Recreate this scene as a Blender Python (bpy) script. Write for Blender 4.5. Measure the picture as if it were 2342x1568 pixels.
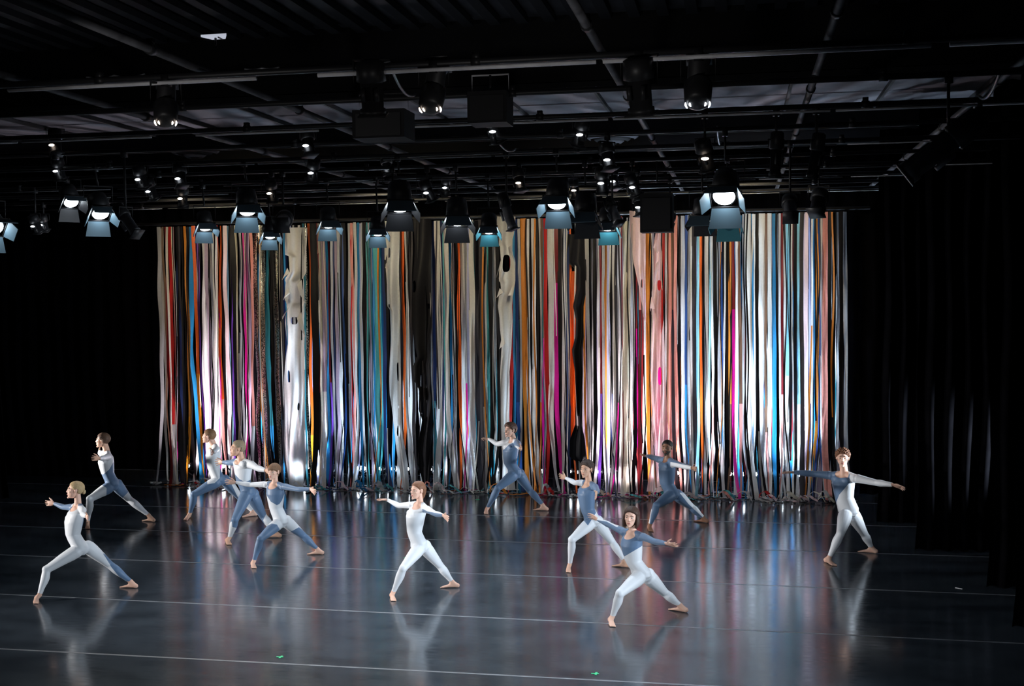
import bpy, bmesh, math, random
import numpy as np
from mathutils import Vector, Matrix
sc = bpy.context.scene
col = sc.collection
for o in list(bpy.data.objects): bpy.data.objects.remove(o)

# ---------------------------------------------------------------- camera
F_PX, CX, CY, CAM_H = 2655.0, 1171.0, 784.0, 3.686
PITCH, YAW, ROLL = .0414790576, .195286312, -.00965405975
cp, sp = math.cos(PITCH), math.sin(PITCH); cyw, syw = math.cos(YAW), math.sin(YAW); cr, sr = math.cos(ROLL), math.sin(ROLL)
RM = (np.array([[cr, -sr, 0], [sr, cr, 0], [0, 0, 1]]) @ np.array([[1, 0, 0], [0, cp, -sp], [0, sp, cp]])
      @ np.array([[1, 0, 0], [0, 0, -1], [0, 1, 0]], float) @ np.array([[cyw, syw, 0], [-syw, cyw, 0], [0, 0, 1]]))
CAMP = np.array([0, 0, CAM_H])
cam = bpy.data.cameras.new('camera'); cam.sensor_width = 36; cam.lens = 36 * F_PX / 2342
cam.clip_end = 200
camo = bpy.data.objects.new('camera', cam); col.objects.link(camo)
M = Matrix.Identity(4)
for i in range(3):
    M[i][0] = RM[0][i]; M[i][1] = -RM[1][i]; M[i][2] = -RM[2][i]; M[i][3] = CAMP[i]
camo.matrix_world = M
sc.camera = camo

def ray(x, y): return RM.T @ np.array([(x - CX) / F_PX, (y - CY) / F_PX, 1.0])
def on_z(x, y, z=0.0):
    r = ray(x, y); return CAMP + r * ((z - CAM_H) / r[2])
def on_y(x, y, Y):
    r = ray(x, y); return CAMP + r * (Y / r[1])
def at_d(x, y, d): return CAMP + ray(x, y) * d
def depth(p): return float(RM[2] @ (np.asarray(p) - CAMP))

# ---------------------------------------------------------------- world, exposure
w = bpy.data.worlds.new('hall'); sc.world = w; w.use_nodes = True
bg = w.node_tree.nodes['Background']; bg.inputs[0].default_value = (.5, .6, 1, 1); bg.inputs[1].default_value = .0035
sc.view_settings.view_transform = 'Standard'; sc.view_settings.look = 'None'
sc.view_settings.gamma = 1; sc.view_settings.use_curve_mapping = False
sc.view_settings.exposure = 0.0

# ---------------------------------------------------------------- stage lighting
def aim(o, p, q):
    o.location = p
    o.rotation_euler = (Vector(q) - Vector(p)).to_track_quat('-Z', 'Y').to_euler()
def spot(name, p, q, energy, color=(1, 1, 1), size=50, blend=.6, rad=.12, parent=None):
    l = bpy.data.lights.new(name, 'SPOT'); l.energy = energy; l.color = color
    l.spot_size = math.radians(size); l.spot_blend = blend; l.shadow_soft_size = rad
    o = bpy.data.objects.new(name, l); col.objects.link(o); aim(o, p, q); return o
WHT = (1, .97, .95); COOL = (.80, .90, 1); WARM = (1, .84, .55); BLU = (.62, .80, 1)
# booms in the two wings
for y in (12.0, 15.0, 18.0, 20.4):
    spot('boom_light', (-14.6, y - 1.6, 1.5), (-5.5, y + .8, 1.35), 3500, WHT, 36, .9, .12)
for y in (11.5, 14.5, 17.5, 19.9):
    spot('boom_light', (5.4, y - 1.2, 1.5), (-4.6, y + .8, 1.35), 3300, COOL, 38, .9, .12)
# overhead front wash from the first pipes
for x, en in ((-8.6, 330), (-4.4, 880), (-1.2, 880), (1.4, 340)):
    spot('front_wash', (x - .2, 6.3, 5.0), (x - .4, 14.2, .2), en, COOL, 44, .9, .15)
for x in (-4.2, -1.3):
    spot('conduit_fill', (x, 6.3, 4.3), (x, 8.6, 5.5), 26, WHT, 80, .8, .1)  # fill spots without fixtures, added to brighten the nearest pale conduit
# warm wash on the upper part of the fabric curtain
for x in (-9.6, -6.2, -2.9, .2):
    spot('curtain_wash', (x, 18.2, 5.25), (x, 21.1, 4.0), 260, WARM, 95, .9, .15)

# ---------------------------------------------------------------- materials
def lin(c): return tuple(((v / 255) / 12.92 if v <= 10 else (((v / 255) + .055) / 1.055) ** 2.4) for v in c)
MATS = {}
def mat(name, rgb, rough=.6, metal=0., spec=.5, emit=None, es=0., sheen=0., trans=0., noise=0., nscale=20., bump=0., sss=0.):
    if name in MATS: return MATS[name]
    m = bpy.data.materials.new(name); m.use_nodes = True; nt = m.node_tree; b = nt.nodes['Principled BSDF']
    out = nt.nodes['Material Output']
    b.inputs['Base Color'].default_value = (*rgb, 1); b.inputs['Roughness'].default_value = rough
    b.inputs['Metallic'].default_value = metal; b.inputs['Specular IOR Level'].default_value = spec
    if emit: b.inputs['Emission Color'].default_value = (*emit, 1); b.inputs['Emission Strength'].default_value = es
    if sheen: b.inputs['Sheen Weight'].default_value = sheen
    if sss:
        b.inputs['Subsurface Weight'].default_value = sss; b.inputs['Subsurface Radius'].default_value = (.02, .008, .005)
    if noise or bump:
        tc = nt.nodes.new('ShaderNodeTexCoord'); n = nt.nodes.new('ShaderNodeTexNoise'); n.inputs['Scale'].default_value = nscale
        n.inputs['Detail'].default_value = 5; nt.links.new(tc.outputs['Object'], n.inputs['Vector'])
        if noise:
            mr = nt.nodes.new('ShaderNodeMapRange'); mr.inputs[1].default_value = .3; mr.inputs[2].default_value = .7
            mr.inputs[3].default_value = 1 - noise; mr.inputs[4].default_value = 1 + noise
            mx = nt.nodes.new('ShaderNodeVectorMath'); mx.operation = 'SCALE'; mx.inputs[0].default_value = rgb
            nt.links.new(n.outputs[0], mr.inputs[0]); nt.links.new(mr.outputs[0], mx.inputs['Scale']); nt.links.new(mx.outputs[0], b.inputs['Base Color'])
        if bump:
            bp = nt.nodes.new('ShaderNodeBump'); bp.inputs['Strength'].default_value = bump; bp.inputs['Distance'].default_value = .01
            nt.links.new(n.outputs[0], bp.inputs['Height']); nt.links.new(bp.outputs[0], b.inputs['Normal'])
    if trans:
        t = nt.nodes.new('ShaderNodeBsdfTranslucent'); t.inputs[0].default_value = (*[min(1, c * 1.05) for c in rgb], 1)
        mx = nt.nodes.new('ShaderNodeMixShader'); mx.inputs[0].default_value = trans
        nt.links.new(b.outputs[0], mx.inputs[1]); nt.links.new(t.outputs[0], mx.inputs[2]); nt.links.new(mx.outputs[0], out.inputs[0])
    MATS[name] = m; return m

VELVET = mat('black_velvet', (.0022, .0022, .0028), 1, spec=.0, noise=.3, nscale=3)
BLACKMETAL = mat('black_painted_metal', (.02, .02, .022), .45, spec=.4)
PIPEMAT = mat('dark_steel_pipe', (.10, .10, .11), .5, metal=.3, noise=.35, nscale=6)
PALE = mat('pale_galvanised_steel', (.85, .85, .88), .45, noise=.25, nscale=5)
GREYM = mat('scuffed_grey_metal', (.25, .26, .28), .4, metal=.4, noise=.3, nscale=9)
FLAP = mat('barn_door_metal', (.10, .16, .20), .5, spec=.4)
TEAL = mat('teal_barn_door_metal', (.05, .22, .27), .5, spec=.4)
CEILM = mat('painted_ceiling_board', (.085, .085, .098), .9, noise=.3, nscale=2)
BEAMM = mat('black_beam_paint', (.012, .012, .014), .8)
LENS_ON = mat('lit_fresnel_lens', (.8, .8, .8), .2, emit=(.82, .92, 1), es=26)
LENS_DIM = mat('dim_fresnel_lens', (.3, .35, .4), .1, emit=(.5, .7, 1), es=.25)
SLIT = mat('glowing_vent_slot', (.5, .4, .3), .4, emit=(1, .82, .68), es=7)
SLITC = mat('glowing_cool_vent_slot', (.5, .5, .5), .4, emit=(.85, .92, 1), es=8)
FLOORLAMP = mat('lit_floor_lamp_lens', (.8, .8, .8), .2, emit=(.8, .9, 1), es=30)
CABLE = mat('black_cable_rubber', (.03, .03, .032), .5)

def floor_material():
    m = bpy.data.materials.new('black_dance_vinyl'); m.use_nodes = True; nt = m.node_tree; b = nt.nodes['Principled BSDF']
    tc = nt.nodes.new('ShaderNodeTexCoord')
    def noise(sc_, detail, mapsc):
        mp = nt.nodes.new('ShaderNodeMapping'); mp.inputs['Scale'].default_value = mapsc
        n = nt.nodes.new('ShaderNodeTexNoise'); n.inputs['Scale'].default_value = sc_; n.inputs['Detail'].default_value = detail
        nt.links.new(tc.outputs['Object'], mp.inputs[0]); nt.links.new(mp.outputs[0], n.inputs['Vector']); return n
    n1 = noise(1.6, 8, (1, 1.6, 1)); n2 = noise(9, 6, (.5, 2, 1))
    cr_ = nt.nodes.new('ShaderNodeValToRGB'); e = cr_.color_ramp.elements
    e[0].position = .3; e[0].color = (.024, .031, .040, 1); e[1].position = .75; e[1].color = (.050, .064, .080, 1)
    nt.links.new(n1.outputs[0], cr_.inputs[0]); nt.links.new(cr_.outputs[0], b.inputs['Base Color'])
    mr = nt.nodes.new('ShaderNodeMapRange'); mr.inputs[1].default_value = .25; mr.inputs[2].default_value = .75; mr.inputs[3].default_value = .10; mr.inputs[4].default_value = .20
    nt.links.new(n2.outputs[0], mr.inputs[0]); nt.links.new(mr.outputs[0], b.inputs['Roughness'])
    b.inputs['Specular IOR Level'].default_value = .5
    n3 = noise(3, 2, (1, .35, 1)); bp = nt.nodes.new('ShaderNodeBump'); bp.inputs['Strength'].default_value = .12; bp.inputs['Distance'].default_value = .01
    nt.links.new(n3.outputs[0], bp.inputs['Height']); nt.links.new(bp.outputs[0], b.inputs['Normal'])
    return m
FLOORM = floor_material()
SEAMM = mat('grey_seam_tape', (.16, .17, .19), .35, noise=.3, nscale=8)

# ---------------------------------------------------------------- mesh helpers
def make_obj(name, verts, faces, material, parent=None, smooth=True, mats=None, midx=None):
    me = bpy.data.meshes.new(name); me.from_pydata([tuple(map(float, v)) for v in verts], [], [tuple(int(i) for i in f) for f in faces])
    for m in (mats or [material]): me.materials.append(m)
    if midx is not None: me.polygons.foreach_set('material_index', midx)
    if smooth: me.polygons.foreach_set('use_smooth', [True] * len(me.polygons))
    me.update()
    o = bpy.data.objects.new(name, me); col.objects.link(o)
    if parent: o.parent = parent
    return o
def empty(name, loc=(0, 0, 0)):
    o = bpy.data.objects.new(name, None); o.location = loc; o.empty_display_size = .1; col.objects.link(o); return o
def tag(o, label=None, cat=None, group=None, kind=None):
    if label: o['label'] = label
    if cat: o['category'] = cat
    if group: o['group'] = group
    if kind: o['kind'] = kind
    return o
class MB:
    def __init__(s): s.v = []; s.f = []
    def add(s, v, f):
        n = len(s.v); s.v += [tuple(map(float, p)) for p in v]; s.f += [tuple(int(i) + n for i in q) for q in f]
    def box(s, c, size, ax=None, taper=1.0):
        c = np.array(c, float); ax = np.eye(3) if ax is None else np.array(ax, float)
        hx, hy, hz = np.array(size) / 2; v = []
        for z in (-1, 1):
            k = taper if z > 0 else 1
            for x, y in ((-1, -1), (1, -1), (1, 1), (-1, 1)): v.append(c + ax[0] * x * hx * k + ax[1] * y * hy * k + ax[2] * z * hz)
        s.add(v, [(0, 3, 2, 1), (4, 5, 6, 7), (0, 1, 5, 4), (1, 2, 6, 5), (2, 3, 7, 6), (3, 0, 4, 7)])
    def loft(s, rings, n=12, caps=True):
        """rings: (centre, u, v, a, b) ellipses joined into a closed tube"""
        v = []; f = []
        for (c, u, w_, a, b) in rings:
            for k in range(n):
                t = 2 * math.pi * k / n; v.append(np.asarray(c) + np.asarray(u) * a * math.cos(t) + np.asarray(w_) * b * math.sin(t))
        m = len(rings)
        for i in range(m - 1):
            for k in range(n): f.append((i * n + k, i * n + (k + 1) % n, (i + 1) * n + (k + 1) % n, (i + 1) * n + k))
        if caps: f.append(tuple(range(n - 1, -1, -1))); f.append(tuple((m - 1) * n + k for k in range(n)))
        s.add(v, f)
    def tube(s, pts, r, n=8):
        pts = [np.array(p, float) for p in pts]; rs = r if hasattr(r, '__len__') else [r] * len(pts); rings = []
        up = np.array([0, 0, 1.])
        d0 = pts[-1] - pts[0]
        if abs(d0[2]) > .8 * np.linalg.norm(d0): up = np.array([1., 0, 0])
        for i, p in enumerate(pts):
            d = pts[min(i + 1, len(pts) - 1)] - pts[max(i - 1, 0)]; d = d / (np.linalg.norm(d) + 1e-9)
            u = np.cross(d, up); u /= np.linalg.norm(u) + 1e-9; w_ = np.cross(u, d); rings.append((p, u, w_, rs[i], rs[i]))
        s.loft(rings, n)
    def capsule(s, p, q, r0, r1, n=10):
        p = np.array(p, float); q = np.array(q, float); d = q - p; L = np.linalg.norm(d); d = d / (L + 1e-9)
        up = np.array([0, 0, 1.]) if abs(d[2]) < .8 else np.array([1., 0, 0]); u = np.cross(d, up); u /= np.linalg.norm(u); w_ = np.cross(u, d); R_ = []
        for a in (-88, -60, -30): a = math.radians(a); R_.append((p + d * r0 * math.sin(a), u, w_, r0 * math.cos(a), r0 * math.cos(a)))
        R_.append((p, u, w_, r0, r0)); R_.append((q, u, w_, r1, r1))
        for a in (30, 60, 88): a = math.radians(a); R_.append((q + d * r1 * math.sin(a), u, w_, r1 * math.cos(a), r1 * math.cos(a)))
        s.loft(R_, n)
    def ell(s, c, ax, rad, n=14, m=9):
        c = np.array(c, float); ax = np.array(ax, float); rings = []
        for i in range(m):
            a = math.radians(-88 + 176 * i / (m - 1)); rings.append((c + ax[2] * rad[2] * math.sin(a), ax[0], ax[1], rad[0] * math.cos(a), rad[1] * math.cos(a)))
        s.loft(rings, n)
    def build(s, name, material, parent=None, smooth=True): return make_obj(name, s.v, s.f, material, parent, smooth)

# ---------------------------------------------------------------- the setting: floor, ceiling, walls
floor = empty('floor'); tag(floor, 'glossy black dance floor of vinyl sheets', None, None, 'structure')
SEAMS = [((0, 1148), (1942, 1200)), ((0, 1202), (2100, 1268)), ((0, 1268), (2250, 1358)), ((0, 1358), (2342, 1471)), ((0, 1483), (2342, 1606))]
edge = []
for a, b in SEAMS:
    p, q = on_z(*a), on_z(*b); s_ = (q[1] - p[1]) / (q[0] - p[0]); edge.append((p[1] - s_ * p[0], s_))
edge = [(27.0, 0), (edge[0][0] + 4.02, edge[0][1]), (edge[0][0] + 2.01, edge[0][1])] + edge + [(edge[4][0] - 2, edge[4][1]), (edge[4][0] - 4, edge[4][1]), (-2, 0)]
X0, X1 = -19.0, 9.0
for i in range(len(edge) - 1):
    (c1, s1), (c0, s0) = edge[i], edge[i + 1]; g = .0045
    v = []
    for z in (-.05, 0):
        v += [(X0, c0 + s0 * X0 + g, z), (X1, c0 + s0 * X1 + g, z), (X1, c1 + s1 * X1 - g, z), (X0, c1 + s1 * X0 - g, z)]
    make_obj('vinyl_sheet', v, [(0, 3, 2, 1), (4, 5, 6, 7), (0, 1, 5, 4), (1, 2, 6, 5), (2, 3, 7, 6), (3, 0, 4, 7)], FLOORM, floor, False)
for i in range(1, len(edge) - 1):
    c_, s_ = edge[i]; hw = .017 if 2 < i else .012
    mb = MB(); mb.add([(X0, c_ + s_ * X0 - hw, .0012), (X1, c_ + s_ * X1 - hw, .0012), (X1, c_ + s_ * X1 + hw, .0012), (X0, c_ + s_ * X0 + hw, .0012),
                       (X0, c_ + s_ * X0 - hw, -.0001), (X1, c_ + s_ * X1 - hw, -.0001), (X1, c_ + s_ * X1 + hw, -.0001), (X0, c_ + s_ * X0 + hw, -.0001)],
                      [(0, 1, 2, 3), (0, 4, 5, 1), (1, 5, 6, 2), (2, 6, 7, 3), (3, 7, 4, 0)])
    mb.build('seam_tape', SEAMM, floor, False)
mb = MB(); mb.box((-5, 12.5, -.12), (28, 29, .1)); mb.build('subfloor', BEAMM, floor, False)

def wall(name, c, size, m=BEAMM):
    mb = MB(); mb.box(c, size); o = mb.build(name, m, None, False); tag(o, None, None, None, 'structure'); return o
wall('wall_back', (-5, 27.1, 3.3), (28, .2, 6.8)); wall('wall_left', (-19.1, 12.5, 3.3), (.2, 29, 6.8)); wall('wall_right', (9.1, 12.5, 3.3), (.2, 29, 6.8))
ceil = empty('ceiling', (0, 0, 0)); tag(ceil, None, None, None, 'structure')
mb = MB(); mb.box((-5, 12.5, 6.75), (28, 29, .1)); mb.build('ceiling_board', CEILM, ceil, False)
for (y, zb, wd) in ((1.0, 5.9, .3), (5.2, 5.9, .3), (12.6, 5.9, .3), (19.9, 6.38, .25), (22.3, 6.4, .2)):
    mb = MB(); mb.box((-5, y, zb + .03), (28, wd, .06)); mb.box((-5, y, (zb + 6.7) / 2), (28, .08, 6.7 - zb)); mb.build('ceiling_beam', BEAMM, ceil, False)
mb = MB()                                                     # corrugated deck between the nearest beams
for k in range(70):
    mb.box((-14 + k * .3, 8.9, 6.63), (.12, 7.0, .07))
mb.build('deck_ribs', mat('dull_deck_paint', (.022, .022, .028), .7), ceil, False)['kind'] = 'stuff'
for k in range(19):
    mb = MB(); mb.box((-17.5 + k * 1.4, 16.3, 6.66), (.04, 7.0, .06)); mb.build('ceiling_rail', BEAMM, ceil, False)
for (px, py) in ((1295, 173), (445, 344), (1400, 311)):
    c = on_z(px, py, 6.68); t = empty('ceiling_vent', c)
    nm = {1295: 'round concentric ceiling air vent, the largest, above the stage centre', 445: 'round ceiling air vent above the left of the stage', 1400: 'far round ceiling air vent beyond the largest one'}[px]
    tag(t, nm, 'vent', 'round ceiling vents')
    for j, (r, z) in enumerate(((.5, -.02), (.36, -.06), (.23, -.1), (.11, -.13))):
        mb = MB(); v = []; f = []; n = 32
        for rr, zz in ((r, z), (r - .07, z - .05), (r - .09, z - .02), (r - .01, z + .02)):
            for k in range(n): v.append((rr * math.cos(2 * math.pi * k / n), rr * math.sin(2 * math.pi * k / n), zz))
        for q in range(4):
            for k in range(n): f.append((q * n + k, q * n + (k + 1) % n, ((q + 1) % 4) * n + (k + 1) % n, ((q + 1) % 4) * n + k))
        mb.add(v, f); mb.build('vent_ring', BEAMM if j % 2 else CEILM, t)

# black drapes
def drape(name, p, q, z0, z1, fold, amp, label, seed=0, flare=0):
    rnd = random.Random(seed); p = np.array(p, float); q = np.array(q, float); L = np.linalg.norm(q - p); d = (q - p) / L; nrm = np.array([-d[1], d[0]])
    n = max(8, int(L / fold * 8)); nz = 16; v = []; f = []; ph = [rnd.uniform(-.6, .6) for _ in range(n // 8 + 3)]
    for j in range(nz + 1):
        t = j / nz; z = z0 + (z1 - z0) * t
        for i in range(n + 1):
            s_ = i / n * L; k = i / 8; a = amp * (1 + .35 * ph[int(k)]) * math.sin(k * 2 * math.pi + ph[int(k)] * (1 - t)) * (.75 + .25 * (1 - t))
            lean = flare * (1 - t) ** 6 * .25
            x, y = p + d * (s_ + .02 * math.sin(z * 2 + k)) + nrm * (a + lean); v.append((x, y, z))
    for j in range(nz):
        for i in range(n): a = j * (n + 1) + i; f.append((a, a + 1, a + n + 2, a + n + 1))
    o = make_obj(name, v, f, VELVET); tag(o, label, 'curtain'); return o
drape('stage_drape', (-18.5, 22.9), (8.5, 22.9), .02, 6.3, .35, .07, 'black pleated backdrop drape hanging behind the coloured strip curtain', 1)
drape('stage_drape', (2.12, 18.95), (5.4, 19.0), .01, 6.2, .22, .06, 'black side drape, the one deepest upstage on the right', 2, 1)
drape('stage_drape', (2.42, 16.95), (5.8, 17.0), .01, 6.2, .24, .07, 'black side drape with pale fold edges just right of the rightmost dancer', 3, 1)
drape('stage_drape', (2.98, 14.9), (6.2, 14.95), .01, 6.2, .24, .07, 'black side drape ending on the fourth floor seam at right', 4, 1)
drape('stage_drape', (2.9, 13.1), (6.6, 13.15), .01, 6.2, .24, .07, 'black side drape nearest the audience at the right edge', 5, 1)
drape('stage_drape', (-17.5, 18.9), (-13.25, 18.9), .01, 6.2, .24, .07, 'black side drape at the far left edge of the stage', 6, 1)
drape('stage_drape', (-18.5, 21.5), (-12.75, 21.5), .01, 6.2, .3, .06, 'black upstage drape left of the coloured strip curtain', 7, 1)
drape('stage_drape', (2.1, 21.6), (8.0, 21.6), .01, 6.2, .3, .06, 'black upstage drape right of the coloured strip curtain', 8, 1)

# ---------------------------------------------------------------- strip curtain
YC = 21.1
PAL = dict(w=(.64, .63, .61), g=(.36, .36, .37), c=(.64, .60, .49), k=(.012, .012, .015), d=(.045, .042, .05), r=(.50, .02, .02), R=(.18, .015, .02),
           o=(.75, .12, .015), O=(.62, .22, .03), a=(.80, .28, .02), b=(.02, .20, .42), B=(.02, .06, .20), n=(.015, .03, .10), t=(.08, .40, .42), T=(.02, .16, .20),
           m=(.62, .01, .26), p=(.12, .04, .32), l=(.45, .47, .72), v=(.34, .26, .34), s=(.70, .28, .24), P=(.80, .60, .62), e=(.15, .08, .05), q=(.25, .55, .65), x=(.5, .5, .5))
CNAME = dict(w='white', g='grey', c='cream', k='black', d='dark grey', r='red', R='dark red', o='orange red', O='brown orange', a='amber orange', b='bright blue', B='deep blue', n='navy blue',
             t='turquoise', T='dark teal', m='magenta', p='purple', l='lavender', v='mauve', s='salmon pink', P='pale pink', e='brown', q='pale aqua', x='silver sequinned')
def strip_mat(c):
    sp_ = .08 if c in 'kd' else .45
    if c == 'x':
        if 'sequin' in MATS: return MATS['sequin']
        m = mat('sequin', (.35, .35, .33), .25, metal=.85)
        nt = m.node_tree; b = nt.nodes['Principled BSDF']; tc = nt.nodes.new('ShaderNodeTexCoord'); vo = nt.nodes.new('ShaderNodeTexVoronoi'); vo.inputs['Scale'].default_value = 85
        nt.links.new(tc.outputs['Object'], vo.inputs['Vector']); cr_ = nt.nodes.new('ShaderNodeValToRGB'); e = cr_.color_ramp.elements
        e[0].position = .25; e[0].color = (.03, .03, .025, 1); e[1].position = .8; e[1].color = (.85, .83, .75, 1)
        sx = nt.nodes.new('ShaderNodeSeparateColor'); nt.links.new(vo.outputs['Color'], sx.inputs[0]); nt.links.new(sx.outputs[0], cr_.inputs[0]); nt.links.new(cr_.outputs[0], b.inputs['Base Color'])
        bp = nt.nodes.new('ShaderNodeBump'); bp.inputs['Strength'].default_value = .9; bp.inputs['Distance'].default_value = .02; nt.links.new(sx.outputs[1], bp.inputs['Height']); nt.links.new(bp.outputs[0], b.inputs['Normal'])
        return m
    tr = {'k': 0, 'd': .05, 'w': .38, 'c': .38, 'P': .38, 'l': .35, 'q': .4}.get(c, .32)
    return mat('fabric_' + CNAME[c].replace(' ', '_'), PAL[c], .5, spec=sp_, trans=tr, noise=.08, nscale=30)

# x range of each strip in the photograph at half height, colour, optional change of colour (some magenta strips painted darker above for the light there)
Z5 = "155-190 g;215-233 e;235-262 R;262-305 r>g@960;312-326 R>m@1000;340-372 k;380-400 d;405-425 k;440-465 O>a@930;470-520 b+22;522-550 o>a@850+12;552-575 p+10;575-600 k;600-640 w;645-680 v;682-692 k;690-740 w;742-762 w;764-777 r>m@700;778-803 o>s@900;805-828 k;832-870 P;870-886 q;890-900 k;900-918 p;920-985 k;988-1010 g;1012-1028 k;1030-1055 m@840;1058-1092 v;1095-1125 s>w@950;1130-1172 x;1180-1240 x;1245-1292 T>b@960+16;1300-1336 k;1340-1392 x;1398-1432 d;1640-1658 T;1660-1682 x;1688-1716 o>a@980+8;1720-1782 k;1785-1800 k;1802-1837 c"
Z6 = "0-50 k;55-76 c;80-120 v>w@880;125-150 b;150-168 R>p@860;175-196 g;200-214 n;215-246 v;250-281 w;285-310 B;312-340 k;345-370 g;372-386 r;388-412 s;415-442 w;445-470 b;475-500 w;502-530 k;530-556 t;560-592 v;595-616 b;620-666 t;668-692 t;695-726 n;730-756 k;870-896 d;900-932 o;934-972 w;975-1002 d;1195-1212 g;1208-1242 n>T@900;1245-1292 w;1295-1314 n;1314-1336 t;1340-1382 w;1385-1410 b;1412-1437 g;1440-1466 k;1466-1497 o;1500-1542 w;1545-1562 g>m@860;1565-1590 l;1590-1640 w;1645-1690 d;1690-1736 d;1740-1764 g;1766-1786 t;1790-1837 k"
Z7 = "0-12 k;15-40 t;40-66 k;70-112 w;115-150 k;255-286 r-8;290-312 b;315-346 n>B@900;350-371 g;375-411 O+8;411-432 O+14;435-461 w;463-481 k;482-522 w;525-551 k;558-576 g>O@900;577-601 e>m@760;602-641 r+8;645-702 w;705-746 R>m@650+8;750-781 k;785-821 w;825-866 n;868-890 o;1005-1018 g-8;1012-1033 O;1035-1071 g;1073-1087 k;1089-1107 w;1110-1141 k;1145-1171 w;1175-1196 R>p@880;1200-1226 g;1228-1247 O>a@900;1248-1277 l;1279-1301 k>n@880;1305-1336 w;1339-1362 d>m@900;1362-1401 w;1403-1413 R;1483-1512 g>w@900;1515-1546 k;1548-1562 R>m@750;1563-1611 s>R@700;1615-1641 w;1645-1682 O;1685-1702 k;1810-1837 r;1748-1808 r>m@790"
Z8 = "66-81 r;84-102 w;104-126 e;126-151 s;154-182 e>d@700;184-216 s;218-242 k;244-281 w;284-306 B>b@860;309-331 g;334-352 w;354-397 d;400-426 q;426-451 o+2;454-472 k;475-512 w;515-532 q;534-556 w>s@900;558-592 k;594-631 g>w@940;634-651 B>b@900;654-672 w;674-702 k;704-732 O>e@900;735-761 R>m@700;764-797 w;799-832 e>s@900;834-862 g;868-926 w;930-946 b;948-967 w;969-1000 k;1000-1052 w;1056-1082 e>s@950;1085-1121 w;1128-1167 b;1169-1187 k;1189-1211 w;1214-1236 R>s@880;1238-1257 w;1258-1291 q>w@850;1294-1316 k;1317-1332 w;1334-1367 k;1369-1397 q>w@900;1399-1437 d;1439-1476 P;1479-1501 l>B@900;1504-1521 w;1524-1541 b;1544-1572 O>a@930;1574-1592 B;1594-1612 w;1614-1667 s;1670-1705 k;1705-1742 k;1745-1772 g;1774-1812 k;1814-1852 g"
import re as _re
def parse(txt, x0, sc_):
    out = []
    for tk in txt.split(';'):
        m = _re.match(r'(\d+)-(\d+) (\w)(?:>(\w)@(\d+)|@(\d+))?([+-]\d+)?$', tk.strip())
        a, b, c, c2, y2, y3, lean = m.groups()
        out.append((x0 + int(a) / sc_, x0 + int(b) / sc_, c, c2, float(y2 or 0), float(lean or 0)))
    return out
STR = parse(Z5, 330, 4.48) + parse(Z6, 720, 4.48) + parse(Z7, 1110, 4.48) + parse(Z8, 1500, 4.237)
curtain = empty('strip_curtain', (-4.7, YC, 0))
tag(curtain, 'wide curtain of long hanging fabric strips in white, black and bright colours', 'curtain')
rnd = random.Random(7)
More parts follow.
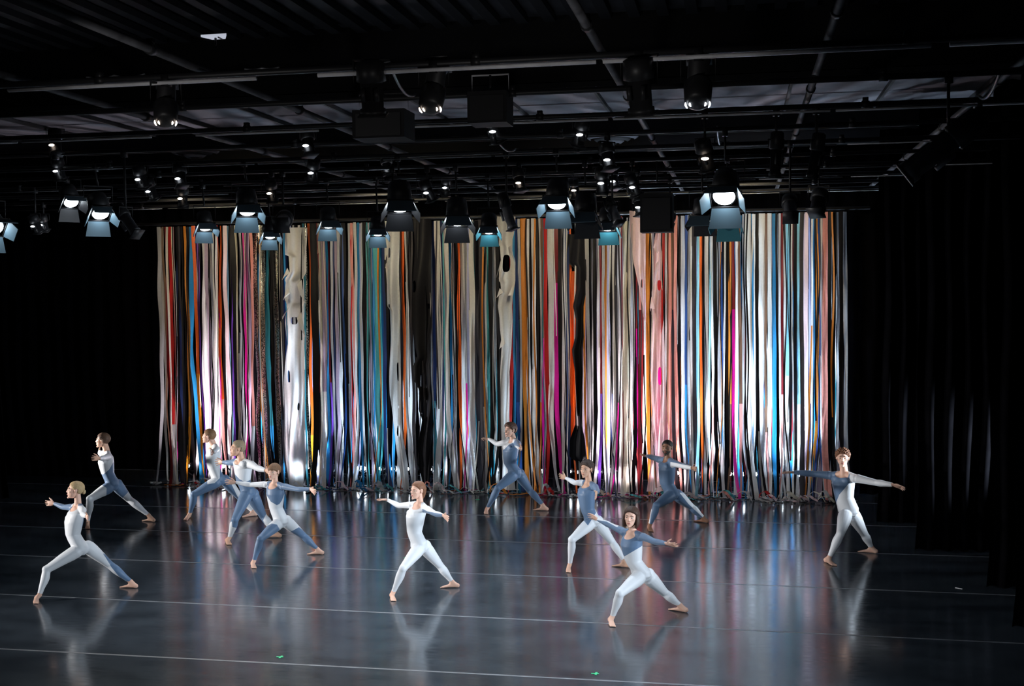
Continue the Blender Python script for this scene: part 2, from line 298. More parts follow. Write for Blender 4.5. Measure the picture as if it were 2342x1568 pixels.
def strip(xa, xb, c, c2, ych, lean, Y, zt=5.08, wide=1.0, tail=None, name='fabric_strip'):
    pa = on_y(xa, 790, Y); pb = on_y(xb, 790, Y); xc = (pa[0] + pb[0]) / 2; wd = (pb[0] - pa[0]) * wide
    zch = on_y(xc, ych, Y)[2] if c2 else -9
    leanm = lean / 123.0
    n = 30; rows = []; ph = rnd.uniform(0, 6); ph2 = rnd.uniform(0, 6); sway = rnd.uniform(-.02, .02); jag = rnd.random() < .35; steps = [rnd.choice((1, 1, 1, .85, 1.12)) for _ in range(n + 2)]
    bot = rnd.uniform(-.13, .13); tw = rnd.uniform(.15, .6); twp = rnd.uniform(0, 6); curl = rnd.uniform(.08, .3) if tail is None else tail
    v = []; f = []; mi = []
    zs = [zt - (zt - .012) * i / n for i in range(n + 1)]
    for i, z in enumerate(zs):
        t = i / n; low = max(0, (1.3 - z) / 1.3)
        x = xc + leanm * (max(0, 2.7 - z) / 2.7) + sway * math.sin(z * .9 + ph) + bot * low ** 1.5 + .012 * math.sin(z * 5 + ph2) * (low + .15)
        y = Y + .03 * math.sin(z * 1.7 + ph2) + .02 * math.sin(z * 4.3 + ph) - .10 * low ** 2 * math.sin(ph)
        k = wd * (1 + .05 * math.sin(z * 2.3 + ph)) * (steps[i // 3] if jag else 1) * (1 + .5 * low * math.sin(ph2))
        ang = tw * math.sin(z * .8 + twp) * (1 + low)
        dx, dy = math.cos(ang) * k / 2, math.sin(ang) * k / 2
        bulge = .18 * k * math.sin(z * 1.3 + ph)
        rows.append([(x - dx, y - dy, z), (x + bulge * math.sin(ang), y - bulge, z), (x + dx, y + dy, z)])
    # the end lies along the floor
    (ax, ay, _), _, (bx, by, _) = rows[-1]; dirx = rnd.uniform(-.9, .9); px_, py_ = (ax + bx) / 2, (ay + by) / 2; th = -math.pi / 2 + dirx; m_ = 7; hwv = np.array([bx - ax, by - ay]) / 2
    step = curl / m_ * 1.6; cu = rnd.uniform(-.35, .35)
    for i in range(1, m_ + 1):
        th += cu; px_ += math.cos(th) * step; py_ += math.sin(th) * step * .8; nx, ny = -math.sin(th), math.cos(th)
        hw = wd * .4; z = .010 + .015 * abs(math.sin(i * 1.3 + ph)) + rnd.uniform(0, .006)
        a = i / m_; vx = hwv * (1 - a) + np.array([nx, ny]) * hw * a * (1 if nx > 0 else -1)
        rows.append([(px_ - vx[0], py_ - vx[1], z), (px_, py_, z + .012), (px_ + vx[0], py_ + vx[1], z)])
    for r_ in rows: v += r_
    for i in range(len(rows) - 1):
        for j in range(2):
            a = i * 3 + j; f.append((a, a + 1, a + 4, a + 3)); mi.append(1 if (c2 and rows[i][0][2] < zch) else 0)
    mats = [strip_mat(c)] + ([strip_mat(c2)] if c2 else [])
    v = [(p[0] + 4.7, p[1] - YC, p[2]) for p in v]
    o = make_obj(name, v, f, None, curtain, True, mats, mi)
    if c not in 'wgkdc': o['label'] = (CNAME[c] + ((' strip turning ' + CNAME[c2] + ' lower down') if c2 else ' strip'))
    return o
for (xa, xb, c, c2, ych, lean) in STR:
    strip(xa, xb, c, c2, ych, lean, YC + rnd.uniform(-.12, .12), wide=1.08)
# a second, sparser layer a little further back
nb = 0
x = 372.0
while x < 1925:
    wpx = rnd.uniform(4, 12); c = rnd.choice('wwkgddnbvwTklPkkd')
    strip(x, x + wpx, c, None, 0, rnd.uniform(-4, 4), YC + rnd.uniform(.22, .4)); x += wpx + rnd.uniform(5, 15); nb += 1

mb = MB()                                                     # hair-thin ribbons and cut edges, too many and too fine to count
tcol = 'wkwdgkcwkTbROk'; tm = [strip_mat(c) for c in tcol]; tv, tf, ti = [], [], []
for q in range(190):
    x = rnd.uniform(378, 1925); yy = YC + rnd.choice((-.17, -.14, .16, .2)); p0 = on_y(x, 790, yy)[0] + 4.7; hw = rnd.uniform(.006, .018); ph = rnd.uniform(0, 6); z1 = 5.07; z0 = rnd.choice((.02, .02, rnd.uniform(.3, 3))); ci = rnd.randrange(len(tcol)); n0 = len(tv)
    if rnd.random() < .25: z1 = rnd.uniform(z0 + .8, 5)
    for j in range(25):
        z = z1 + (z0 - z1) * j / 24; low = max(0, 1.4 - z) / 1.4; xx = p0 + .02 * math.sin(z * 2 + ph) + .14 * low * math.sin(ph * 3); a = .8 * math.sin(z * 1.1 + ph)
        yl = yy - YC + .02 * math.sin(z * 3 + ph)
        tv += [(xx - hw * math.cos(a), yl - hw * math.sin(a), z), (xx + hw * math.cos(a), yl + hw * math.sin(a), z)]
        if j: b = n0 + 2 * j; tf.append((b - 2, b - 1, b + 1, b)); ti.append(ci)
make_obj('thin_ribbons', tv, tf, None, curtain, True, tm, ti)['kind'] = 'stuff'
# wide cut-out cloths: outline rows (y, left, right) in the photograph, holes (x, y, rx, ry)
def clip(v, f, fld, extra=None):
    """keep the part of a triangle mesh where fld > 0, cutting triangles exactly"""
    v = np.asarray(v, float); f = np.asarray(f); fld = np.where(np.abs(fld) < 1e-7, 1e-7, fld); ins = fld[f] > 0; k = ins.sum(1)
    keep = [tuple(t) for t in f[k == 3]]; nv = []; ne = []; cache = {}; n0 = len(v)
    def cut(a, b):
        key = (a, b) if a < b else (b, a)
        if key not in cache:
            t = fld[a] / (fld[a] - fld[b]); cache[key] = n0 + len(nv); nv.append(v[a] * (1 - t) + v[b] * t)
            if extra is not None: ne.append(extra[a] * (1 - t) + extra[b] * t)
        return cache[key]
    for t, i_ in zip(f[(k > 0) & (k < 3)], ins[(k > 0) & (k < 3)]):
        t = list(map(int, t))
        if i_.sum() == 1:
            j = int(np.argmax(i_)); a, b, c = t[j], t[(j + 1) % 3], t[(j + 2) % 3]; keep.append((a, cut(a, b), cut(a, c)))
        else:
            j = int(np.argmin(i_)); a, b, c = t[j], t[(j + 1) % 3], t[(j + 2) % 3]; p, q = cut(a, b), cut(a, c); keep.append((p, b, c)); keep.append((p, c, q))
    V_ = np.vstack([v] + ([np.array(nv)] if nv else [])); K = np.array(keep, int).reshape(-1, 3)
    E_ = None if extra is None else np.concatenate([extra] + ([np.array(ne)] if ne else []))
    used = np.unique(K); mp = -np.ones(len(V_), int); mp[used] = np.arange(len(used))
    return V_[used], mp[K], (None if E_ is None else E_[used])
def panel(rows, holes, c, Y, label):
    rows = sorted(rows); ys = [r[0] for r in rows]; n = 120; m = 16; v = []; f = []; px = []
    for i in range(n + 1):
        y = ys[0] + (ys[-1] - ys[0]) * i / n; xl = np.interp(y, ys, [r[1] for r in rows]); xr = np.interp(y, ys, [r[2] for r in rows])
        for j in range(m + 1):
            x = xl + (xr - xl) * j / m; p = on_y(x, y, Y); s_ = j / m
            p = np.array([p[0], Y + .05 * math.sin(s_ * 7 + y * .012) + .03 * math.sin(y * .035 + s_ * 2), p[2]]); v.append(p - np.array([-4.7, YC, 0])); px.append((x, y))
    for i in range(n):
        for j in range(m): a = i * (m + 1) + j; f += [(a, a + 1, a + m + 2), (a, a + m + 2, a + m + 1)]
    px = np.array(px); fld = np.full(len(px), 9.)
    for (hx, hy, rx, ry) in holes: fld = np.minimum(fld, (np.abs((px[:, 0] - hx) / rx) ** 3 + np.abs((px[:, 1] - hy) / ry) ** 3 - 1) * rx)
    v, f, _ = clip(v, f, fld)
    o = make_obj('cloth_panel', v, f, strip_mat(c), curtain); o['label'] = label
panel([(520, 647, 700), (583, 645, 698), (584, 657, 698), (622, 660, 700), (640, 648, 690), (641, 652, 684), (690, 650, 696), (691, 655, 696), (700, 654, 690), (740, 650, 693), (760, 652, 699), (790, 656, 699), (900, 652, 698), (1000, 652, 700), (1060, 655, 697), (1122, 660, 690)],
      [(672, 733, 6, 9), (663, 860, 2.5, 15), (682, 930, 4.5, 9)], 'w', YC - .16, 'wide white cloth with zigzag cut edges')
panel([(505, 878, 912), (610, 877, 912), (612, 880, 912), (650, 884, 912), (700, 885, 914), (710, 892, 914), (790, 893, 918), (900, 893, 918), (1000, 905, 922), (1060, 912, 930), (1125, 920, 934)],
      [(889, 578, 4, 12), (891, 700, 3, 5), (909, 850, 2.5, 22), (911, 930, 2, 4), (912, 985, 5, 14)], 'w', YC - .14, 'white cloth with small holes beside a red strip')
panel([(500, 935, 985), (690, 936, 985), (745, 940, 988), (790, 948, 985), (815, 955, 986), (835, 947, 984), (870, 950, 987), (890, 960, 984), (905, 960, 988), (935, 958, 989), (960, 966, 985), (1000, 960, 984), (1040, 954, 986), (1080, 960, 984), (1120, 968, 980)],
      [(949, 655, 5, 14), (939, 600, 1.5, 14), (977, 625, 1.5, 8), (968, 870, 6, 18), (969, 935, 5, 20), (978, 700, 4, 7)], 'k', YC - .15, 'black cloth full of ragged cut holes')
panel([(495, 1138, 1178), (555, 1135, 1172), (562, 1142, 1172), (600, 1144, 1178), (640, 1136, 1178), (642, 1143, 1178), (672, 1147, 1173), (675, 1140, 1172), (700, 1135, 1170), (735, 1140, 1172), (790, 1147, 1172), (850, 1146, 1166), (950, 1146, 1166), (1060, 1150, 1170), (1120, 1146, 1178)],
      [(1158, 602, 10, 20)], 'w', YC - .17, 'white cloth with a tall oval hole and pointed cut edges')
panel([(535, 1296, 1341), (600, 1296, 1340), (612, 1312, 1341), (660, 1318, 1341), (700, 1310, 1334), (730, 1316, 1334), (770, 1315, 1336), (800, 1308, 1334), (850, 1316, 1334), (940, 1320, 1330), (955, 1321, 1328), (1005, 1304, 1338), (1045, 1303, 1340), (1055, 1320, 1336), (1120, 1324, 1336)],
      [(1322, 963, 4, 12)], 'k', YC - .16, 'black cloth with scalloped left edge')
panel([(482, 1440, 1476), (530, 1441, 1476), (600, 1448, 1476), (660, 1462, 1476), (720, 1470, 1477), (735, 1474, 1477)], [(1469, 648, 2, 10)], 'P', YC - .17, 'pale pink cloth tapering to a point')
panel([(530, 1500, 1514), (560, 1494, 1514), (640, 1494, 1514), (690, 1488, 1516), (705, 1486, 1517), (730, 1493, 1518), (790, 1490, 1520), (900, 1492, 1524), (980, 1490, 1528), (1060, 1488, 1532), (1125, 1478, 1540)],
      [(1508, 652, 4, 12), (1509, 860, 4.5, 21)], 'P', YC - .17, 'pale pink cloth with two oval holes through which magenta shows')
panel([(620, 1302, 1318), (700, 1303, 1316), (800, 1304, 1318), (1005, 1306, 1316)], [], 'o', YC - .05, 'orange red cloth behind the black scalloped cloth')
panel([(505, 1424, 1441), (700, 1424, 1442), (790, 1424, 1442), (1000, 1422, 1444), (1125, 1420, 1446)], [], 'c', YC - .1, 'cream cloth beside the tapering pink one')
def flap(pts, c, Y):
    P_ = [on_y(x, y, Y) for x, y in pts]; v = [(p[0] + 4.7, Y - YC - (.06 if i else 0), p[2]) for i, p in enumerate(P_)]; m = [(np.array(v[0]) + v[1]) / 2, (np.array(v[1]) + v[2]) / 2, (np.array(v[2]) + v[0]) / 2]; m[1][1] -= .05
    make_obj('cloth_flap', v + m, [(0, 3, 5), (3, 1, 4), (5, 4, 2), (3, 4, 5)], strip_mat(c), curtain)
for x0_, c, fl in ((330, 'w', (((1465, 725), (1502, 780), (1422, 855)), ((1470, 930), (1505, 990), (1432, 1062)), ((1488, 1120), (1445, 1200), (1428, 1255)), ((1612, 848), (1578, 902), (1652, 1082)), ((1610, 1180), (1574, 1242), (1662, 1435)))),
                  (1110, 'w', (((238, 515), (280, 488), (296, 645)), ((162, 630), (176, 690), (118, 835)), ((148, 933), (190, 978), (122, 1035)), ((282, 900), (240, 1010), (285, 1010)), ((172, 1420), (215, 1500), (150, 1560)))),
                  (1110, 'P', (((1750, 455), (1722, 520), (1768, 582)), ((1702, 1020), (1688, 1140), (1742, 1148)), ((1790, 640), (1735, 900), (1745, 690))))):
    for tri in fl: flap([(x0_ + a / 4.48, 450 + b / 4.48) for a, b in tri], c, YC - .24)
for i in range(70):
    xx = rnd.uniform(-10.7, 1.7); c = rnd.choice('wwwgwPOwtgrbsc'); hw = rnd.uniform(.012, .03); r_ = rnd.uniform(.06, .2); hh = rnd.uniform(.02, .22); v = []; f = []; a0 = rnd.uniform(-.6, .6); n = 14
    for j in range(n + 1):
        a = math.pi * j / n * rnd.uniform(.98, 1.02) * 1.1; x = xx + 4.7 + math.cos(a) * r_ * math.cos(a0); y = -.22 - .12 * rnd.random() - math.sin(a) * r_ * .55 + math.cos(a) * r_ * math.sin(a0) * .5; zz = .014 + hh * math.sin(a * .9) ** 2
        v += [(x - hw * math.sin(a), y - hw * math.cos(a), zz), (x + hw * math.sin(a), y + hw * math.cos(a), zz + hw * .8)]
        if j: b = 2 * j; f.append((b - 2, b - 1, b + 1, b))
    make_obj('fabric_loop', v, f, strip_mat(c), curtain)
mb = MB(); mb.tube([(-11.7 + 4.7, 0, 5.14), (2.2 + 4.7, 0, 5.14)], .03); mb.build('batten', BLACKMETAL, curtain)
# lit beaded ends and loose scraps at the two ends of the curtain
for (px, py, c, lb) in ((356, 1108, 'g', 'small pale crumpled cloth scrap on the floor left of the strip curtain'), (1375, 1130, 'd', 'dark blue grey cloth tail lying beside the curly haired dancer')):
    p = on_z(px, py); mb = MB()
    for k in range(6):
        a = k * 1.1; mb.capsule((p[0] + .07 * math.cos(a), p[1] + .06 * math.sin(a), .03), (p[0] + .12 * math.cos(a + .8), p[1] + .08 * math.sin(a + .8), .045), .022, .014, 8)
    tag(mb.build('cloth_scrap', strip_mat(c)), lb, 'cloth')

# ---------------------------------------------------------------- lamps on the floor behind the curtain
FL = [(424, 'left end behind the orange and blue strips'), (520, 'behind the shorter haired man in the white top'), (560, 'behind the grey haired man'), (636, 'behind the fringe haired dancer'), (690, 'below the wide zigzag white cloth'), (752, 'behind the white strips left of the turquoise ones'), (826, 'just left of the turquoise strips'),
      (880, 'right of the turquoise strips'), (908, 'below the white cloth with small holes'), (941, 'left of the ragged black cloth'), (993, 'right of the ragged black cloth'), (1107, 'left of the white cloth with an oval hole'), (1140, 'behind the dancer in front of the curtain centre'),
      (1232, 'behind the brown orange strips'), (1312, 'below the scalloped black cloth'), (1380, 'between the curly haired dancer and the bearded one'), (1404, 'behind the white strips left of the tapering pink cloth'), (1454, 'below the tapering pink cloth'), (1540, 'right of the bearded dancer'),
      (1600, 'below the orange red strip at right'), (1660, 'left of the magenta strip at right'), (1690, 'just right of the magenta strip'), (1738, 'behind the white strips, third unit from the right end'), (1784, 'beside the fingertips of the rightmost dancer'), (1820, 'under the arm of the rightmost dancer')]
HOT = {520: 1.1, 560: 1.0, 752: 1.5, 690: .8, 908: .4, 1404: .9, 1454: 1.1, 1540: 1.3, 1600: .8, 1660: 1.0, 1690: .9, 1738: 1.2, 1784: 1.5, 1820: 1.3, 636: .5, 993: .5, 1107: .35, 826: .5, 1140: .4}
for i, (px, lb) in enumerate(FL):
    yb = 1068 + (px - 690) * .0148; p = on_y(px, yb, YC + .75); t = empty('floor_lamp', (p[0], p[1], 0)); z = p[2]
    tag(t, 'small floor lamp ' + lb, 'lamp', 'floor lamps behind the strip curtain')
    for s_ in (-1, 1):
        mb = MB(); c0 = np.array([s_ * .075, 0, z]); mb.loft([(c0 + np.array([0, y, 0]), (1, 0, 0), (0, 0, 1), r, r) for y, r in ((.16, .03), (.13, .055), (0, .058), (-.005, .066), (-.03, .066))], 14)
        mb.build('lamp_can', BLACKMETAL, t)
        mb = MB(); mb.ell(c0 + np.array([0, -.032, 0]), np.eye(3), (.036, .008, .036), 14, 7); mb.build('lamp_lens', FLOORLAMP, t)
    mb = MB(); mb.tube([(-.1, .05, z - .07), (.1, .05, z - .07)], .012); mb.tube([(0, .05, z - .07), (0, .05, .06)], .014); mb.build('stand_pole', BLACKMETAL, t)
    for a in (.5, 2.6, 4.7):
        mb = MB(); mb.tube([(0, .05, .14), (.17 * math.cos(a), .05 + .17 * math.sin(a), .008)], .009); mb.build('leg', BLACKMETAL, t)
    h = HOT.get(px, 0)
    if h:
        cc = BLU if px > 700 and px not in (1404, 1454, 1540) else (1, .88, .96)
        spot('floor_lamp_beam', (p[0], p[1] + .25, z - .12), (p[0] + rnd.uniform(-.25, .25), YC, 1.1 if px < 1600 else 1.6), 1500 * h, cc, 88, .9, .06)
# a spot without a fixture, added to raise the hot band at the right of the curtain
spot('hot_band_fill', (.6, 22.4, .4), (.75, YC, 3.2), 1000, BLU, 34, .9, .08)
# ---------------------------------------------------------------- dancers
SKIN = {'fair': (.68, .42, .32), 'tan': (.62, .37, .26), 'brown': (.26, .13, .08)}
def unitard_mat():
    m = bpy.data.materials.new('two_tone_lycra'); m.use_nodes = True; nt = m.node_tree; b = nt.nodes['Principled BSDF']
    at = nt.nodes.new('ShaderNodeAttribute'); at.attribute_name = 'blue_field'
    g = nt.nodes.new('ShaderNodeMath'); g.operation = 'GREATER_THAN'; g.inputs[1].default_value = 0
    mx = nt.nodes.new('ShaderNodeMix'); mx.data_type = 'RGBA'; mx.inputs[6].default_value = (.64, .665, .70, 1); mx.inputs[7].default_value = (.098, .165, .275, 1)
    nt.links.new(at.outputs['Fac'], g.inputs[0]); nt.links.new(g.outputs[0], mx.inputs[0]); nt.links.new(mx.outputs[2], b.inputs['Base Color'])
    b.inputs['Roughness'].default_value = .48; b.inputs['Specular IOR Level'].default_value = .35; b.inputs['Sheen Weight'].default_value = .15
    return m
LYCRA = unitard_mat()
EYEM = mat('eye_dark', (.03, .02, .015), .2); EYEW = mat('eye_white', (.6, .58, .55), .3)
def unit(v): v = np.asarray(v, float); return v / (np.linalg.norm(v) + 1e-12)
def ev_mesh(mb, vox, smooth):
    me = bpy.data.meshes.new('tmp'); me.from_pydata(mb.v, [], mb.f); me.update(); o = bpy.data.objects.new('tmp', me); col.objects.link(o)
    r = o.modifiers.new('r', 'REMESH'); r.mode = 'VOXEL'; r.voxel_size = vox
    s_ = o.modifiers.new('s', 'SMOOTH'); s_.factor = .5; s_.iterations = smooth
    dg = bpy.context.evaluated_depsgraph_get(); ev = o.evaluated_get(dg); m2 = ev.to_mesh(); m2.calc_loop_triangles()
    V = np.empty(len(m2.vertices) * 3); m2.vertices.foreach_get('co', V); T = np.empty(len(m2.loop_triangles) * 3, np.int32); m2.loop_triangles.foreach_get('vertices', T)
    N = np.empty(len(m2.vertices) * 3); m2.vertices.foreach_get('normal', N)
    ev.to_mesh_clear(); bpy.data.objects.remove(o); bpy.data.meshes.remove(me)
    return V.reshape(-1, 3), T.reshape(-1, 3), N.reshape(-1, 3)
def seg_d(P_, a, b):
    ab = b - a; t = np.clip(((P_ - a) @ ab) / (ab @ ab), 0, 1); return np.linalg.norm(P_ - (a + t[:, None] * ab), axis=1), t
def solve(par, px, L, sign):
    """point on the sight line of px at bone length L from its parent joint, on the near (-) or far (+) side"""
    d = ray(*px); o = CAMP - par; A = d @ d; B = 2 * (o @ d); Cc = o @ o - L * L; D = B * B - 4 * A * Cc
    t = (-B + (sign * math.sqrt(D) if D > 0 else 0)) / (2 * A); q = CAMP + d * t
    return par + unit(q - par) * L if D <= 0 else q
def sdist(px, poly):
    P_ = np.array(poly, float); d = np.full(len(px), 1e9); ins = np.zeros(len(px), bool)
    for i in range(len(P_)):
        a, b = P_[i], P_[(i + 1) % len(P_)]; ab = b - a; t = np.clip(((px - a) @ ab) / (ab @ ab + 1e-9), 0, 1)
        d = np.minimum(d, np.linalg.norm(px - (a + t[:, None] * ab), axis=1))
        c = ((a[1] > px[:, 1]) != (b[1] > px[:, 1])) & (px[:, 0] < (b[0] - a[0]) * (px[:, 1] - a[1]) / (b[1] - a[1] + 1e-9) + a[0]); ins ^= c
    return np.where(ins, d, -d)
def hand_prims(mb, wr, d, up, pn, h, curl=.12, spread=.1):
    """palm, four fingers and a thumb; d along the hand, up = thumb side, pn = palm normal"""
    k = h / 1.75
    d = unit(d); up = unit(up - d * (up @ d)); pn_ = unit(np.cross(d, up)); pn = pn_ if pn_ @ pn > 0 else -pn_
    mb.loft([(wr + d * s_ * k, up, pn, a * k, b * k) for s_, a, b in ((-.03, .021, .017), (.0, .023, .017), (.02, .030, .016), (.05, .040, .0155), (.078, .041, .013), (.092, .037, .010))], 12)
    for i, (u, L) in enumerate(((.031, .070), (.0105, .080), (-.011, .075), (-.031, .058))):
        a = spread * (1.5 - i) * .62; base = wr + (d * .084 + up * u) * k; dd = unit(d * math.cos(a) + up * math.sin(a)); p = base; c = curl * (1 + .35 * i)
        for j, fr in enumerate((.46, .30, .24)):
            dd = unit(dd + pn * c * (1 if j else .5)); q = p + dd * L * fr * k; mb.capsule(p, q, (.0088 - j * .0009) * k, (.0080 - j * .0009) * k, 8); p = q
    p = wr + (d * .022 + up * .024) * k
    for j, (L, e) in enumerate(((.042, 0), (.030, .25), (.024, .25))):
        dd = unit(d * (.72 + e) + up * (.72 - e) + pn * (.25 + .1 * j)); q = p + dd * L * k; mb.capsule(p, q, (.0125 - j * .0015) * k, (.011 - j * .0015) * k, 8); p = q
def foot_prims(mb, heel, toe, ank, knee, h):
    d = toe - heel; d[2] = 0; L = h * .147; d = unit(d); u = np.cross(d, [0, 0, 1]); k = h / 1.75; z = np.array([0, 0, 1.])
    heel = np.array([heel[0], heel[1], 0]); H0 = heel + z * .032 * k
    mb.ell(H0 + d * .012, (d, u, z), (.036 * k, .031 * k, .033 * k)); rr = []
    for s_, a, b, zz in ((.0, .028, .030, .033), (.25, .030, .034, .036), (.45, .034, .029, .030), (.65, .041, .019, .020), (.76, .042, .015, .016), (.82, .039, .012, .013)):
        rr.append((heel + d * (s_ * L) + z * zz * k, u, z, a * k, b * k))
    mb.loft(rr, 12)
    mb.capsule(ank, H0 + d * .02, .034 * k, .034 * k); mb.capsule(ank + z * .01, heel + d * L * .45 + z * .035 * k, .032 * k, .026 * k)
    for i, o_ in enumerate((-.030, -.012, .003, .017, .030)):
        big = i == 0; s0 = heel + d * L * .78 + u * o_ * k + z * .013 * k; s1 = s0 + d * L * (.20 - .018 * i) + z * (-.003)
        mb.capsule(s0, s1, (.0125 if big else .0095) * k, (.0115 if big else .008) * k, 8)

def head_parts(c, f, up, lat, k, style, hairc, skin, root, female, beard=None):
    """returns head mesh arrays; hair, eyes, brows and lips become children"""
    A = np.array([lat, f, up]); mb = MB()
    def L(x, y, z): return c + (lat * x + f * y + up * z) * k
    mb.ell(L(0, -.012, .036), A, (.074 * k, .092 * k, .080 * k), 18, 13)
    jw = .054 if female else .059
    mb.loft([(L(0, .030, .03), lat, f, .064 * k, .062 * k), (L(0, .030, -.01), lat, f, .063 * k, .062 * k), (L(0, .028, -.045), lat, f, jw * k, .060 * k), (L(0, .034, -.075), lat, f, .040 * k, .050 * k), (L(0, .044, -.096), lat, f, .022 * k, .032 * k)], 16)
    mb.ell(L(0, .077, -.093), A, (.017 * k, .014 * k, .013 * k))
    mb.capsule(L(0, .084, .018), L(0, .098, -.018), .0085 * k, .0115 * k, 8); mb.ell(L(.010, .090, -.024), A, (.008 * k, .009 * k, .006 * k), 8, 5); mb.ell(L(-.010, .090, -.024), A, (.008 * k, .009 * k, .006 * k), 8, 5)
    mb.capsule(L(-.03, .078, .030), L(.03, .078, .030), .011 * k, .011 * k, 8)
    for s_ in (-1, 1):
        mb.ell(L(s_ * .074, -.008, .002), A, (.007 * k, .017 * k, .030 * k), 10, 7); mb.ell(L(s_ * .040, .062, -.012), A, (.018 * k, .018 * k, .016 * k), 10, 7)
    mb.ell(L(0, .080, -.052), A, (.026 * k, .014 * k, .016 * k), 12, 7)
    V, T, N = ev_mesh(mb, .0042 * k, 5)
    q = (V - c) @ A.T / k
    for s_ in (-1, 1):                                     # eye sockets
        g = np.exp(-(((q[:, 0] - s_ * .030) / .016) ** 2 + ((q[:, 2] - .008) / .012) ** 2)) * (q[:, 1] > .04); V = V - f * (g * .011 * k)[:, None]
        mb = MB(); mb.ell(L(s_ * .030, .074, .008), A, (.0135 * k, .0075 * k, .0065 * k), 12, 7); e = mb.build('eye', EYEW, root)
        mb = MB(); mb.ell(L(s_ * .030, .0800, .008), A, (.0062 * k, .003 * k, .0060 * k), 10, 5); mb.build('iris', EYEM, e)
        mb = MB(); mb.tube([L(s_ * .014, .0890, .028), L(s_ * .030, .0875, .032), L(s_ * .047, .074, .026)], [.0030 * k, .0036 * k, .0018 * k], 6); mb.build('eyebrow', hairc, root)
    mb = MB(); mb.tube([L(-.022, .0875, -.052), L(-.010, .0925, -.050), L(0, .0925, -.051), L(.010, .0925, -.050), L(.022, .0875, -.052)], [.002 * k, .0042 * k, .0042 * k, .0042 * k, .002 * k], 6)
    mb.tube([L(-.020, .0875, -.0545), L(0, .0915, -.058), L(.020, .0875, -.0545)], [.002 * k, .005 * k, .002 * k], 6)
    lc = SKIN[skin]; mb.build('lips', mat('lips_' + skin, (lc[0] * .75, lc[1] * .45, lc[2] * .5), .4), root)
    # hair cap: the scalp region of the head pushed outward
    q = (V - c) @ A.T / k; x, y, z = q.T
    thick = {'curly': .021, 'volume': .022, 'bob': .017, 'short': .012, 'crop': .007, 'bun': .009, 'pony': .010, 'fringe': .014, 'receding': .010, 'curlyshort': .018}[style]
    front = {'receding': .074, 'crop': .070, 'bun': .072, 'pony': .072, 'fringe': .034, 'bob': .068}.get(style, .064)
    fld = z - np.where(y > .0, (front - .0) * np.clip(y / .075, 0, 1) ** 1.1 + .0, .85 * y) - .004
    fld = np.where((np.abs(x) > .062) & (np.abs(y + .008) < .022) & (z < .034), -.01, fld)
    if style == 'bob': fld = np.maximum(fld, np.minimum(.02 - y, z + .085))
    rnd_ = np.random.RandomState(int(abs(c[0] * 977)) % 9999)
    if style in ('curly', 'curlyshort'):
        nz = .006 * (np.sin(x * 260) * np.sin(y * 240 + 1) + np.sin(z * 250 + 2) * np.sin(x * 230))
    else: nz = .0009 * np.sin(x * 420 + z * 60)
    disp = (thick + nz) * np.clip(fld / .02, 0, 1) ** .6
    if style == 'volume': disp = disp * (1 + .9 * np.clip(y / .08, 0, 1) * np.clip(z / .09, 0, 1))
    Vh = V + N * (disp * k + .0012)[:, None]
    hv, hf, _ = clip(Vh, T, fld)
    hb = MB(); hb.add(hv, hf)
    if style in ('pony', 'fringe'):
        s_ = 1.0 if style == 'pony' else .8
        pts = [L(0.0, -.095, .04), L(.02, -.125, .02), L(.03, -.13, -.03), L(.03, -.118, -.085 * s_), L(.028, -.105, -.125 * s_)]
        hb.tube(pts, [.022 * k, .030 * k, .030 * k, .024 * k, .006 * k], 12)
    if style == 'bun': hb.ell(L(0, -.104, -.012), A, (.034 * k, .026 * k, .032 * k), 14, 9)
    if style == 'fringe':
        hb.loft([(L(0, .050, .075), lat, f, .058 * k, .048 * k), (L(0, .058, .048), lat, f, .060 * k, .044 * k), (L(0, .060, .036), lat, f, .058 * k, .036 * k)], 18)
    if style == 'bob':
        for s_ in (-1, 1):
            hb.loft([(L(s_ * .066, .005, .06), f, lat, .034 * k, .018 * k), (L(s_ * .079, .000, .0), f, lat, .046 * k, .021 * k), (L(s_ * .080, -.006, -.05), f, lat, .050 * k, .023 * k), (L(s_ * .070, .002, -.105), f, lat, .038 * k, .016 * k), (L(s_ * .064, .006, -.118), f, lat, .012 * k, .006 * k)], 14)
        hb.loft([(L(0, -.075, .0), lat, f, .070 * k, .040 * k), (L(0, -.074, -.05), lat, f, .074 * k, .042 * k), (L(0, -.062, -.112), lat, f, .060 * k, .030 * k)], 16)
    hb.build('hair', hairc, root)
    if beard:
        fb = np.minimum(-.035 - z, y - .015); fb = np.minimum(fb, np.hypot(x / 1.4, (z + .054)) - .013)
        bv, bf, _ = clip(V + N * .0025, T, fb)
        if len(bf): make_obj('beard', bv, bf, beard, root)
    return V, T
LOG = []
